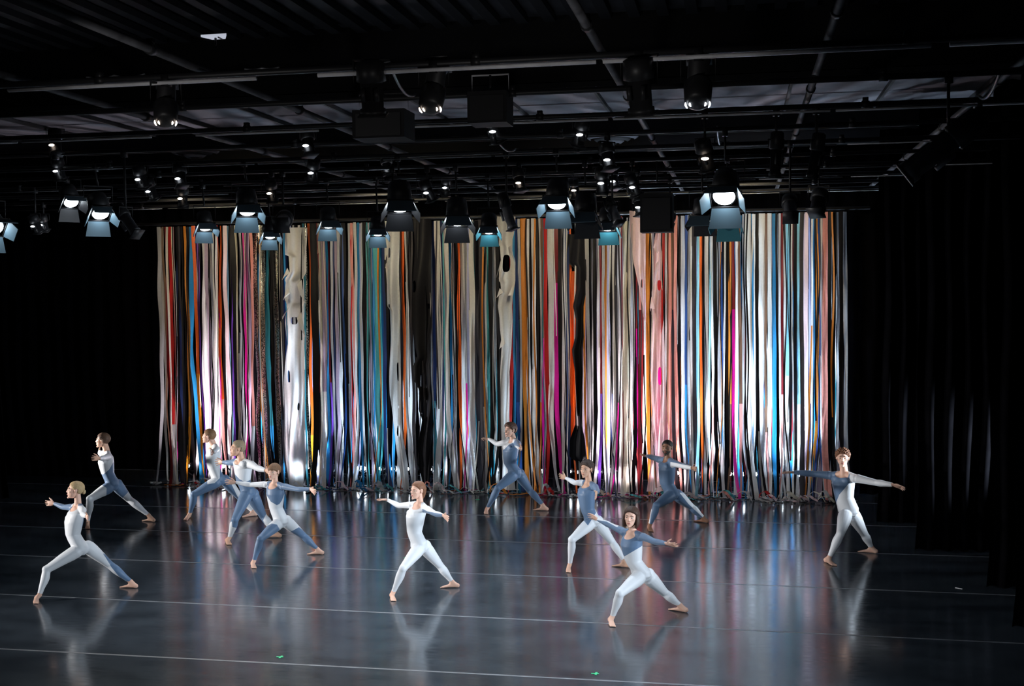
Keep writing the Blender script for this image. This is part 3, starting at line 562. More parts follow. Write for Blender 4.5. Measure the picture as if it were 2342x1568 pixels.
def dancer(s):
    s['h'] *= .955; s['hk'] = s.get('hk', 1.0) * 1.10
    ox, oy, zs = s['zoom']; Z = lambda p: (ox + p[0] / zs, oy + p[1] / zs)
    h = s['h']; fem = s['sex'] == 'f'; k = h / 1.75; g = {n: Z(p) for n, p in s['j'].items()}
    hF, tF, hR, tR = (on_z(*g[n]) for n in ('heelF', 'toeF', 'heelR', 'toeR'))
    def foot_dir(a, b, ov): return unit([*(b - a)[:2], 0]) if ov is None else unit([*ov, 0])
    dF = foot_dir(hF, tF, s.get('dirF')); dR = foot_dir(hR, tR, s.get('dirR'))
    ankF = at_d(*g['ankF'], depth(hF + dF * .05)); ankR = at_d(*g['ankR'], depth(hR + dR * .05))
    for a in (ankF, ankR): a[2] = max(a[2], .075 * k)
    dp = .5 * (depth(ankF) + depth(ankR)) + s.get('dd', 0)
    P_ = at_d(*g['pel'], dp); Wc = at_d(*g['waist'], dp); Cc = at_d(*g['chest'], dp - .01); Nb = at_d(*g['neck'], dp - .01)
    hipF = at_d(*g['hipF'], dp - .07 * k); hipR = at_d(*g['hipR'], dp + .07 * k)
    th, shk = .245 * h, .246 * h
    def knee(hip, px, ank, sgn):
        a = solve(hip, px, th, sgn); d0 = depth(a); dm = .5 * (depth(hip) + depth(ank)); d0 = min(max(d0, dm - .16), dm + .12); return at_d(*px, d0)
    kF = knee(hipF, g['kneeF'], ankF, -1); kR = knee(hipR, g['kneeR'], ankR, 1)
    sw = (.108 if fem else .122) * h; ua, fa, hl = .168 * h, .150 * h, .105 * h
    sg = s.get('sign', (1, 1, 1, -1, -1, -1))
    sA = solve(Nb - np.array([0, 0, .03]), g['shA'], sw, sg[0]); sB = solve(Nb - np.array([0, 0, .03]), g['shB'], sw, sg[3])
    eA = solve(sA, g['elA'], ua, sg[1]); wA = solve(eA, g['wrA'], fa, sg[2]); eB = solve(sB, g['elB'], ua, sg[4]); wB = solve(eB, g['wrB'], fa, sg[5])
    tA = solve(wA, g['tipA'], hl, sg[2]); tB = solve(wB, g['tipB'], hl, sg[5])
    LOG.append((s['name'], round(float(np.linalg.norm(hipF - kF) / th), 2), round(float(np.linalg.norm(kF - ankF) / shk), 2), round(float(np.linalg.norm(hipR - kR) / th), 2), round(float(np.linalg.norm(kR - ankR) / shk), 2),
                'torso', round(float(np.linalg.norm(P_ - Nb) / (.30 * h)), 2), 'head', round(float((at_d(*g['top'], dp) - at_d(*g['chin'], dp))[2] / (.13 * h)), 2), 'feet', round(float(np.linalg.norm(hF - tF)), 2), round(float(np.linalg.norm(hR - tR)), 2), 'Y', round(float(P_[1]), 1)))
    z = np.array([0, 0, 1.])
    body = MB()
    # torso
    latS = unit([*(sB - sA)[:2], 0]); latP = unit([*(hipR - hipF)[:2], 0])
    fcam = unit([*(CAMP - P_)[:2], 0])
    frS = np.cross(latS, z); frS = frS if frS @ unit(fcam + [-.5, 0, 0]) > 0 else -frS
    fP = unit(np.array(s.get('pf', (-.80, -.60, 0)))); latP = np.cross(fP, z)
    def ring(c, t, a, b, push=0):
        ka, kb = (1.12, 1.18) if fem else (1.04, 1.1); a *= 1 + (ka - 1) * min(1, t * 2); b *= 1 + (kb - 1) * min(1, t * 2)
        l_ = unit(latP * (1 - t) + latS * t * (1 if latP @ latS > 0 else -1)); f_ = np.cross(l_, z); f_ = f_ if f_ @ (fP + frS) > 0 else -f_
        return (c + f_ * push * k, l_, f_, a * k, b * k)
    ax = unit(Nb - P_)
    R_ = [ring(P_ - ax * .085, 0, .085, .080), ring(P_ - ax * .04, 0, .145 if fem else .140, .108), ring(P_ + ax * .02, 0, .150 if fem else .145, .108)]
    a1 = (P_ * .5 + Wc * .5); R_.append(ring(a1, .1, .138 if fem else .138, .100))
    R_.append(ring(Wc, .35, .112 if fem else .128, .086 if fem else .095))
    R_.append(ring(Wc * .5 + Cc * .5, .7, .124 if fem else .142, .094 if fem else .104))
    R_.append(ring(Cc, 1, .138 if fem else .162, .102 if fem else .114))
    R_.append(ring(Cc * .45 + Nb * .55, 1, .140 if fem else .165, .088 if fem else .098)); R_.append(ring(Nb - z * .035, 1, .115 if fem else .14, .070)); R_.append(ring(Nb + z * .0, 1, .055, .055))
    body.loft(R_, 24)
    lS = latS
    for sg_, S in ((-1, sA), (1, sB)):
        body.ell(S + (Nb - S) * .06 - z * .008, np.eye(3), [(.050 if fem else .060) * k] * 3, 12, 9)
        body.capsule(S * .85 + Nb * .15 + z * .006, Nb + z * .006 * k - frS * .012, (.038 if fem else .046) * k, (.046 if fem else .052) * k)
        if fem: body.ell(Cc + z * .035 + lS * sg_ * .062 * k + frS * .070 * k, (lS, frS, z), (.046 * k, .024 * k, .042 * k), 12, 9)
        else: body.ell(Cc + z * .055 + lS * sg_ * .072 * k + frS * .062 * k, (lS, frS, z), (.080 * k, .036 * k, .055 * k), 12, 9)
    for sg_, Hh in ((1, hipF), (-1, hipR)):
        body.ell(Hh - fP * .048 * k - z * .010 * k + (P_ - Hh) * .35, (latP, fP, z), (.078 * k, .078 * k, .088 * k), 14, 9)
    # limbs
    def limb(a, b, prof, bulge=None):
        d = unit(b - a); L_ = np.linalg.norm(b - a); u = unit(np.cross(d, z + [.01, .02, 0])); v = np.cross(u, d)
        body.loft([(a + d * L_ * t + (bulge * bb * k if bulge is not None else 0), u, v, r * k, r * k * 1.02) for t, r, bb in prof], 16)
    m_ = 1.0 if fem else 1.04
    for Hh, K_, A_, dd_ in ((hipF, kF, ankF, dF), (hipR, kR, ankR, dR)):
        bk = -unit(K_ - .5 * (Hh + A_) + dd_ * .02)
        limb(Hh, K_, ((-.06, .070 * m_, 0), (.06, .090 * m_, 0), (.25, .088 * m_, 0), (.5, .076 * m_, -.004), (.75, .063 * m_, 0), (.92, .055 * m_, 0), (1, .053 * m_, 0), (1.03, .045 * m_, 0)), bk)
        limb(K_, A_, ((-.03, .044 * m_, 0), (.0, .051 * m_, 0), (.12, .052 * m_, .004), (.30, .057 * m_, .012), (.48, .050 * m_, .010), (.7, .037 * m_, .002), (.9, .031 * m_, 0), (1, .032 * m_, 0)), bk)
        body.ell(K_ - bk * .008 * k, np.eye(3), [.053 * k * m_] * 3, 12, 9)
    am = .90 if fem else 1.08
    for S, E_, W_ in ((sA, eA, wA), (sB, eB, wB)):
        limb(S, E_, ((-.04, .040 * am, 0), (.1, .052 * am, 0), (.35, .047 * am, 0), (.7, .040 * am, 0), (1, .037 * am, 0), (1.03, .030 * am, 0)))
        limb(E_, W_, ((-.03, .030 * am, 0), (.02, .037 * am, 0), (.25, .040 * am, 0), (.6, .031 * am, 0), (.9, .024 * am, 0), (1, .022 * am, 0)))
    foot_prims(body, hF, hF + dF, ankF, kF, h); foot_prims(body, hR, hR + dR, ankR, kR, h)
    # neck
    htop, chin = at_d(*g['top'], dp - .03), at_d(*g['chin'], dp - .03)
    fd = unit([*s['face'], 0]); hk = h / 1.75 * s.get('hk', 1.0)
    upv = unit(unit(htop - chin) * .5 + z); latH = unit(np.cross(fd, upv)); fdv = np.cross(upv, latH)
    hc = .5 * (htop + chin) - upv * .005
    nr = .046 if fem else .053
    neck = [(Nb - z * .05 * k, nr * 1.5), (Nb - z * .01 * k, nr * 1.18), (Nb * .6 + hc * .4 - fdv * .012, nr), (hc - fdv * .022 * hk - upv * .03 * hk, nr)]
    body.tube([p for p, _ in neck], [r * k for _, r in neck], 16)
    V, T, N = ev_mesh(body, .0085, 4)
    root = empty('dancer', (P_[0], P_[1], 0)); tag(root, s['label'], 'person', 'dancers in blue and white unitards')
    root['_'] = 0; del root['_']
    # fields on the body
    bones = [(P_, Wc, 0, .11), (Wc, Cc, 0, .11), (Cc, Nb, 0, .11), (Nb, hc, 5, .05), (sA, eA, 1, .04), (eA, wA, 1, .035), (wA, tA, 1, .02), (sB, eB, 2, .04), (eB, wB, 2, .035), (wB, tB, 2, .02),
             (hipF, kF, 3, .075), (kF, ankF, 3, .045), (ankF, hF + dF * .15 * h, 3, .03), (hipR, kR, 4, .075), (kR, ankR, 4, .045), (ankR, hR + dR * .15 * h, 4, .03)]
    D = np.stack([seg_d(V, a, b)[0] - r * k for a, b, _, r in bones]); near = D.argmin(0); seg = np.array([b[2] for b in bones])[near]
    u = np.full(len(V), .2)
    nc = Nb + frS * .045 * k - z * (.012 if fem else -.005); q = V - nc
    nx = s.get('neckw', .090 if fem else .075)
    nf = (np.sqrt((q @ lS / (nx * k)) ** 2 + (q @ frS / (.10 * k)) ** 2 + (q[:, 2] / ((.066 if fem else .05) * k)) ** 2) - 1) * .06
    nf = np.minimum(nf, seg_d(V, Nb - z * .0, hc)[0] - nr * k * 1.42)
    u = np.where(np.isin(seg, (0, 5, 1, 2)), np.minimum(u, nf), u)
    for W_, E_, sid in ((wA, eA, 1), (wB, eB, 2)):
        d = unit(W_ - E_); u = np.where(seg == sid, np.minimum(u, -((V - W_) @ d) - .012), u)
    for A_, K_, sid in ((ankF, kF, 3), (ankR, kR, 4)):
        d = unit(A_ - K_); u = np.where(seg == sid, np.minimum(np.minimum(u, -((V - A_) @ d) - .022), V[:, 2] - A_[2] - .016), u)
    q_ = (V - CAMP) @ RM.T; px = np.stack([CX + F_PX * q_[:, 0] / q_[:, 2], CY + F_PX * q_[:, 1] / q_[:, 2]], 1)
    ids = {'T': (0, 5), 'A': (1,), 'B': (2,), 'F': (3,), 'R': (4,)}
    bf = np.full(len(V), -20. if s['base'] == 'W' else 20.)
    for c_, segs, poly in s['zones']:
        m = np.isin(seg, sum((ids[x] for x in segs), ()))
        val = np.full(len(V), 15.) if poly is None else sdist(px, [Z(p) for p in poly])
        if poly is None:
            S, E_ = (sA, eA) if 'A' in segs else (sB, eB); val = ((V - S) @ unit(E_ - S)) * 150 + 9; m = m | (np.isin(seg, (0,)) & (np.linalg.norm(V - S, axis=1) < .075 * k))
            val = np.clip(val, -15, 15)
        bf = np.where(m, np.maximum(bf, val) if c_ == 'B' else np.minimum(bf, -val), bf)
    off = np.array([P_[0], P_[1], 0])
    uv, uf, ub = clip(V + N * .0032, T, u, bf)
    uo = make_obj('unitard', uv - off, uf, LYCRA, root); uo['label'] = s['suit']
    at = uo.data.attributes.new('blue_field', 'FLOAT', 'POINT'); at.data.foreach_set('value', ub)
    skm = mat('skin_' + s['skin'], SKIN[s['skin']], .5, spec=.35, sss=.12)
    sub = empty('tmp_parent', (0, 0, 0))
    hv, ht = head_parts(hc, fdv, upv, latH, hk, s['hair'], mat('hair_' + s['hname'], s['hcol'], .6, spec=.3, noise=.3, nscale=170), s['skin'], sub, fem,
                        mat('beard_hair', (.03, .02, .015), .7) if s.get('beard') else None)
    hb = MB()
    for W_, E_, T_, pn in ((wA, eA, tA, s.get('palmA', -frS)), (wB, eB, tB, s.get('palmB', frS))):
        hand_prims(hb, W_, T_ - W_, np.array(s.get('upA' if W_ is wA else 'upB', (0, 0, 1)), float) + .001, np.array(pn, float) if True else 0, h, s.get('curl', .12), s.get('spread', .12))
    gv, gt, _ = ev_mesh(hb, .0042, 3)
    AV = np.vstack([V, hv, gv]) - off; AT = np.vstack([T, ht + len(V), gt + len(V) + len(hv)])
    make_obj('body', AV, AT, skm, root)
    for c_ in list(sub.children):
        c_.parent = root
        c_.data.transform(Matrix.Translation((-off[0], -off[1], 0)))
        for cc in c_.children: cc.data.transform(Matrix.Translation((-off[0], -off[1], 0)))
    bpy.data.objects.remove(sub)
    return root

Z1_, Z2_, Z3_, Z4_, Z5_, Z6_, Z7_ = (40, 960, 3.409), (390, 960, 4.357), (840, 1070, 4.752), (1080, 950, 6.272), (1250, 1030, 3.646), (1440, 990, 6.27), (1760, 1000, 4.9)
def J(top, chin, neck, shA, elA, wrA, tipA, shB, elB, wrB, tipB, chest, waist, pel, hipF, kneeF, ankF, heelF, toeF, hipR, kneeR, ankR, heelR, toeR):
    return dict(locals())
DN = [
 dict(name='D1', zoom=Z1_, h=1.62, sex='f', skin='fair', hair='bun', hname='blonde', hcol=(.42, .30, .16), face=(-.93, -.55), base='W',
  label='woman with blonde hair in a bun, white unitard with one blue sleeve', suit='white unitard with blue right sleeve and blue back stripe',
  j=J((472, 482), (430, 612), (470, 670), (425, 680), (360, 680), (285, 650), (200, 648), (510, 700), (508, 735), (540, 752), (556, 775), (440, 790), (432, 890), (480, 985),
      (478, 1010), (228, 1165), (172, 1370), (150, 1400), (140, 1452), (545, 985), (715, 1125), (885, 1262), (930, 1310), (835, 1305)),
  zones=[('B', 'A', None), ('B', 'T', [(512, 760), (575, 765), (545, 865), (500, 840)]), ('B', 'T', [(395, 690), (470, 650), (550, 655), (555, 700), (530, 672), (465, 668), (405, 705)]),
         ('B', 'R', [(665, 1040), (760, 1085), (930, 1250), (850, 1290), (735, 1150)])]),
 dict(name='D2', zoom=Z1_, h=1.78, sex='m', skin='tan', hair='short', hname='brown', hcol=(.10, .055, .035), face=(-1, -.25), base='B',
  label='man with short brown hair left of the curtain, blue unitard with white chest', suit='blue unitard with white chest, sleeves and lower legs',
  j=J((678, 95), (652, 225), (695, 255), (668, 265), (650, 262), (640, 245), (634, 232), (705, 285), (668, 298), (635, 300), (575, 297), (690, 330), (702, 410), (735, 480),
      (722, 520), (565, 615), (548, 790), (548, 830), (545, 862), (775, 510), (868, 615), (1025, 745), (1066, 795), (985, 785)),
  zones=[('W', 'A', None), ('W', 'B', None), ('W', 'T', [(590, 270), (680, 230), (735, 250), (755, 290), (745, 330), (715, 385), (668, 425), (605, 390)]),
         ('W', 'F', [(655, 505), (694, 530), (692, 600), (600, 680), (600, 900), (450, 900), (500, 540)]), ('W', 'R', [(815, 610), (868, 555), (1130, 760), (1000, 830)])]),
 dict(name='D3', zoom=Z2_, h=1.78, sex='m', skin='fair', hair='short', hname='sandy', hcol=(.20, .11, .055), face=(-1, -.12), base='B',
  label='sandy haired man in profile before the curtain, white top and blue legs', suit='unitard with white top and blue legs',
  j=J((402, 95), (362, 232), (432, 262), (400, 275), (385, 290), (378, 300), (372, 310), (455, 285), (440, 308), (420, 318), (412, 338), (425, 350), (432, 480), (470, 575),
      (470, 610), (235, 740), (195, 930), (185, 975), (110, 1028), (545, 600), (690, 770), (825, 915), (858, 955), (800, 960)),
  zones=[('W', 'A', None), ('W', 'B', None), ('W', 'TF', [(300, 220), (540, 220), (530, 400), (492, 480), (490, 580), (440, 628), (368, 640), (360, 560), (310, 400)]),
         ('W', 'R', [(600, 625), (650, 640), (715, 760), (900, 900), (830, 960), (700, 830)])]),
 dict(name='D4', zoom=Z2_, h=1.82, sex='m', skin='tan', hair='receding', hname='greying_blond', hcol=(.26, .20, .13), face=(-.85, -.6), base='B',
  label='older man with receding greying hair, white chest over blue tights with white shins', suit='blue unitard with white chest, left sleeve and shins',
  j=J((690, 210), (648, 362), (705, 415), (645, 418), (590, 428), (525, 420), (440, 425), (800, 440), (865, 480), (950, 502), (1000, 520), (722, 470), (725, 610), (765, 690),
      (765, 730), (645, 985), (590, 1175), (560, 1215), (625, 1292), (820, 760), (925, 960), (1045, 1120), (1098, 1172), (1010, 1172)), palmA=(-.3, -1, .2), spread=.3,
  zones=[('B', 'A', None), ('W', 'B', None), ('W', 'T', [(612, 390), (700, 380), (850, 400), (860, 470), (815, 520), (812, 590), (740, 617), (690, 590), (625, 520)]),
         ('W', 'F', [(540, 1060), (612, 1010), (616, 1065), (672, 1078), (640, 1250), (540, 1250)]), ('W', 'R', [(925, 1000), (955, 925), (1120, 1080), (1100, 1190), (1000, 1180)])]),
 dict(name='D5', zoom=Z2_, h=1.64, sex='f', skin='fair', hair='fringe', hname='brown_fringe', hcol=(.16, .085, .045), face=(-.22, -1), base='W',
  label='woman with a brown fringe, blue bodice and left sleeve, white hips and blue legs', suit='white unitard with blue bodice, left sleeve and legs',
  j=J((1038, 430), (1022, 602), (1040, 640), (950, 640), (800, 645), (645, 622), (505, 610), (1125, 660), (1260, 690), (1395, 688), (1465, 735), (1045, 735), (1050, 870), (1095, 985),
      (1075, 1030), (895, 1185), (832, 1405), (815, 1445), (850, 1512), (1150, 1010), (1320, 1150), (1465, 1288), (1520, 1340), (1385, 1338)), palmA=(-.2, -1, .5), palmB=(0, -1, .4), pf=(-.72, -.69, 0), spread=.2,
  zones=[('B', 'B', None), ('W', 'A', None), ('B', 'T', [(948, 590), (1160, 620), (1140, 720), (1108, 800), (1085, 835), (1060, 848), (1000, 812), (958, 745)]),
         ('B', 'F', [(1008, 1032), (1060, 1042), (1092, 1100), (1010, 1170), (920, 1460), (740, 1460), (840, 1120)]), ('B', 'R', [(1190, 1115), (1278, 1068), (1560, 1280), (1450, 1360), (1290, 1210)])]),
 dict(name='D6', upA=(.1, -1, .35), zoom=Z3_, h=1.62, sex='f', skin='fair', hair='pony', hname='chestnut', hcol=(.17, .075, .04), face=(-.62, -.9), base='W',
  label='woman with chestnut ponytail lunging alone at centre stage in an all white unitard', suit='white unitard with blue under the left sleeve',
  j=J((560, 150), (535, 335), (572, 395), (470, 400), (345, 408), (220, 345), (95, 338), (640, 440), (735, 495), (830, 515), (905, 568), (525, 520), (512, 690), (560, 820),
      (565, 870), (388, 1090), (283, 1350), (262, 1400), (305, 1482), (625, 860), (790, 1060), (925, 1240), (990, 1298), (815, 1298)), palmA=(0, .3, -1), palmB=(0, -.8, -.4),
  zones=[('B', 'B', [(600, 440), (655, 470), (835, 505), (835, 560), (600, 560)])]),
 dict(name='D7', upA=(.1, -1, .35), zoom=Z4_, h=1.80, sex='m', skin='fair', hair='volume', hname='dark_brown', hcol=(.075, .04, .028), face=(-.62, -.8), base='B',
  label='dark haired man before the curtain centre, blue unitard with white right arm', suit='blue unitard with white right shoulder and sleeve',
  j=J((558, 112), (532, 308), (590, 360), (490, 385), (365, 408), (235, 332), (140, 322), (655, 400), (668, 445), (690, 468), (725, 465), (550, 500), (545, 680), (605, 790),
      (595, 850), (365, 1040), (222, 1325), (205, 1375), (190, 1458), (680, 850), (825, 1070), (1015, 1285), (1080, 1365), (930, 1358)), curl=.4, palmA=(0, .3, -1),
  zones=[('W', 'A', None), ('W', 'T', [(400, 350), (480, 330), (670, 345), (640, 368), (530, 415), (455, 490), (420, 450)]), ('W', 'B', [(580, 415), (612, 425), (720, 468), (720, 520), (590, 470)])]),
 dict(name='D8', zoom=Z5_, h=1.66, sex='f', skin='tan', hair='curlyshort', hname='dark_curls', hcol=(.055, .035, .028), face=(-.42, -.95), base='W',
  label='dancer with short dark curls, blue leotard shape over white legs and white right sleeve', suit='white unitard with blue body panel ending in a point',
  j=J((342, 88), (326, 222), (352, 275), (300, 268), (235, 268), (160, 228), (88, 205), (405, 300), (425, 335), (415, 352), (412, 400), (330, 360), (340, 480), (378, 565),
      (370, 600), (212, 742), (195, 945), (185, 985), (178, 1042), (425, 600), (545, 760), (650, 920), (685, 975), (612, 968)), palmB=(-.6, -.5, .2),
  zones=[('B', 'B', None), ('W', 'A', None), ('B', 'TFR', [(240, 330), (285, 240), (410, 240), (470, 330), (440, 400), (400, 480), (410, 520), (345, 625), (300, 570), (272, 500), (250, 390)])]),
 dict(name='D10', upA=(.1, -1, .35), zoom=Z6_, h=1.80, sex='m', skin='brown', hair='crop', hname='black', hcol=(.015, .012, .01), face=(-.25, -1), base='B', beard=True,
  label='dark skinned bearded man in an all blue unitard with pale undersleeve', suit='blue unitard with white under the left sleeve and white leg stripes',
  j=J((548, 100), (528, 320), (550, 385), (452, 390), (345, 352), (245, 325), (155, 332), (632, 430), (765, 470), (900, 500), (1000, 530), (535, 520), (535, 720), (600, 845),
      (595, 890), (385, 1035), (295, 1315), (275, 1370), (340, 1450), (685, 890), (875, 1050), (1060, 1225), (1122, 1290), (930, 1262)), pf=(-.7, -.7, 0), curl=.3,
  zones=[('W', 'B', [(585, 412), (700, 437), (920, 480), (920, 540), (700, 520), (585, 500)]), ('W', 'F', [(280, 1090), (325, 1085), (300, 1210), (285, 1320), (230, 1320)]),
         ('W', 'R', [(715, 855), (760, 850), (1000, 1040), (1090, 1200), (1060, 1218), (940, 1105), (840, 1012)])]),
 dict(name='D9', upA=(.1, -.6, .8), upB=(.3, -.9, .5), zoom=Z5_, h=1.66, sex='f', skin='fair', hair='bob', hname='dark_bob', hcol=(.05, .026, .018), face=(-.2, -1), base='W',
  label='woman with a dark chin length bob nearest the audience, blue top and white legs', suit='white unitard with blue bodice and sleeves',
  j=J((722, 478), (692, 630), (718, 690), (640, 675), (535, 625), (425, 572), (340, 535), (798, 715), (900, 758), (1005, 775), (1100, 795), (708, 790), (722, 910), (785, 1005),
      (780, 1050), (612, 1190), (550, 1395), (528, 1425), (565, 1497), (850, 1050), (985, 1185), (1118, 1298), (1170, 1350), (1048, 1328)), pf=(-.75, -.65, 0), palmA=(-.2, -1, .3), palmB=(0, -.4, 1), spread=.2,
  zones=[('B', 'B', None), ('B', 'A', None), ('W', 'A', [(400, 555), (500, 560), (612, 618), (590, 640), (500, 592), (420, 578)]), ('B', 'T', [(595, 600), (850, 660), (835, 760), (782, 802), (650, 882), (612, 805), (600, 700)])]),
 dict(name='D11', upA=(.1, -1, .35), upB=(0, -.8, .7), zoom=Z7_, h=1.82, sex='m', skin='fair', hair='curly', hname='ginger_brown', hcol=(.17, .075, .04), face=(-.1, -1), base='W',
  label='ginger curly haired man with arms wide, white unitard with blue diagonal chest', suit='white unitard with blue right sleeve and tapering blue side panel',
  j=J((828, 130), (812, 328), (838, 415), (690, 425), (470, 405), (270, 390), (105, 388), (965, 455), (1190, 505), (1385, 530), (1555, 585), (825, 520), (835, 660), (880, 800),
      (850, 860), (795, 1080), (672, 1340), (625, 1395), (770, 1458), (935, 860), (1060, 1080), (1145, 1235), (1200, 1300), (1005, 1280)), pf=(-.35, -.93, 0), palmA=(0, -.3, -1), palmB=(0, -1, .5), neckw=.12,
  zones=[('B', 'A', None), ('B', 'T', [(600, 370), (730, 370), (830, 430), (955, 400), (920, 480), (850, 560), (782, 640), (752, 720), (752, 850), (700, 850), (640, 520)])]),
]
for s in DN: dancer(s)
for l in LOG: print('LOG', l)
# ---------------------------------------------------------------- lighting rig
def cyl(mb, p, q, r, n=12): mb.tube([p, q], r, n)
def pipe(p, q, r, label, m=PIPEMAT, group=None, couplers=0):
    p, q = np.array(p, float), np.array(q, float); t = empty('rigging_pipe', (0, 0, 0)); t.location = tuple(p); mb = MB(); mb.tube([(0, 0, 0), q - p], r, 10)
    mb.build('pipe', m, t); tag(t, label, 'pipe', group)
    for i in range(couplers):
        c = (q - p) * (i + .5) / couplers; mb = MB(); d = unit(q - p); mb.tube([c - d * .035, c + d * .035], r * 1.35, 10); mb.box(c + np.array([0, 0, r * 1.5]), (.05, .05, .05)); mb.build('coupler', BLACKMETAL, t)
    return t
ROWS = list(zip((8.5, 9.9, 11.3, 12.6, 13.9, 15.2, 16.5, 17.8, 19.1, 20.3), ('nearest', 'second', 'third', 'fourth', 'fifth', 'sixth', 'seventh', 'eighth', 'ninth', 'tenth')))
for i, (y, nm) in enumerate(ROWS):
    t = pipe((-18.8, y, 5.42), (8.8, y, 5.42), .026, nm + ' cross pipe of the lighting grid counted away from the audience', BLACKMETAL, 'cross pipes of the lighting grid', 9)
    # the pale conduit clipped under it, in lengths
    x = -9.5 if i == 0 else -12.0; rr = random.Random(40 + i)
    while x < 3.0 and i in (0, 2, 4, 6, 7, 9):
        L_ = rr.uniform(1.2, 2.6); mb = MB(); mb.tube([(x + 18.8, -.03, -.05), (x + 18.8 + L_, -.03, -.05)], .017 if i == 0 else .012 if i < 3 else .009, 6)
        mb.build('conduit', PALE if i < 3 else GREYM, t)['label'] = 'pale conduit'; x += L_ + rr.choice((.05, .12, .5))
def lpipe(a, b, z, r, label):
    p = on_z(*a, z); q = on_z(*b, z); x = .5 * (p[0] + q[0]); return x, pipe((x, 3.5, z), (x, 21.0, z), r * .85, label, PIPEMAT, 'lengthwise pipes of the lighting grid', 6)
for a, b, lb in (((343, 107), (923, 353), 'lengthwise grey pipe running from the upper left towards the curtain'), ((311, 261), (614, 350), 'lengthwise grey pipe lower down at the left of the grid'),
                 ((1330, 39), (1501, 332), 'thick lengthwise pipe slanting down right of the ceiling vent'), ((1913, 21), (1817, 318), 'lengthwise pipe slanting down to the left near the right side'),
                 ((2342, 143), (2003, 414), 'lengthwise pipe entering at the upper right corner of the stage')):
    lpipe(a, b, 5.50, .038, lb)
# cables
def cable(pts, r, label, m=CABLE):
    P_ = []; n = 10
    for i in range(len(pts) - 1):
        a, b = np.array(pts[i], float), np.array(pts[i + 1], float)
        for j in range(n): t = j / n; P_.append(a + (b - a) * t - np.array([0, 0, 1]) * .28 * np.linalg.norm(b - a) * t * (1 - t))
    P_.append(np.array(pts[-1], float)); o0 = P_[0]; mb = MB(); mb.tube([p - o0 for p in P_], r, 6); o = mb.build('cable', m); o.location = tuple(o0); tag(o, label, 'cable', 'drooping cables of the lighting grid')
def cpx(lst, Y):
    out = []
    for x, y in lst:
        p = on_z(x, y, 5.45); yy = min((r[0] for r in ROWS), key=lambda r: abs(r - p[1])); q = on_y(x, y, yy); out.append((q[0], yy, 5.45))
    return out
cable(cpx([(1665, 150), (1815, 140), (1860, 140), (1965, 135), (2030, 145)], 12.0), .012, 'black cable sagging in loops under the ceiling right of the centre')
cable(cpx([(840, 90), (890, 145), (950, 185)], 8.8), .012, 'pale grey cable hanging beside the nearest cross pipe, upper middle', GREYM)
cable(cpx([(195, 60), (260, 85), (330, 110)], 9.0), .01, 'thin cable arc near the upper left corner', GREYM)
cable(cpx([(1640, 275), (1648, 318), (1668, 330)], 12.6), .01, 'thin pale cable dropping above the brightest lamp', GREYM)
cable(cpx([(1130, 302), (1180, 328), (1240, 336)], 12.6), .01, 'cable looping below the black box at the centre of the grid', GREYM)
cable(cpx([(2342, 150), (2290, 165), (2240, 215), (2190, 255)], 10.0), .014, 'cable draped along the pipe at the upper right', GREYM)
cable(cpx([(560, 170), (600, 180), (640, 185)], 10.0), .01, 'short cable loop on the left lengthwise pipe', GREYM)
cable(cpx([(950, 300), (1040, 320), (1110, 300)], 15.5), .012, 'black cable loops under the second ceiling strip')
def rot_from(d):
    """axes of a lamp: x across, y up-ish, z along the beam"""
    d = unit(d); x = unit(np.cross(d, [0, 0, 1])); y = np.cross(x, d); return x, y, d
RY = [r[0] for r in ROWS]
def snap(Y, size):
    y = min(RY, key=lambda r: abs(r - Y)); return y, size * y / Y
def hang(t, c, sz, ztop, x):
    """yoke and clamp up to the pipe"""
    mb = MB(); a = c + x * (sz * .62); b = c - x * (sz * .62); top = c[2] + sz * .85
    mb.tube([a, (a[0], a[1], top), (b[0], b[1], top), b], .010, 6); mb.build('yoke', BLACKMETAL, t)
    mb = MB(); mb.tube([(c[0], c[1], top), (c[0], c[1] * .4, top * .6 + ztop * .4), (c[0], 0, ztop + .01)], .014, 6); mb.box((c[0], 0, ztop - .01), (.06, .07, .09)); mb.build('pipe_clamp', BLACKMETAL, t)
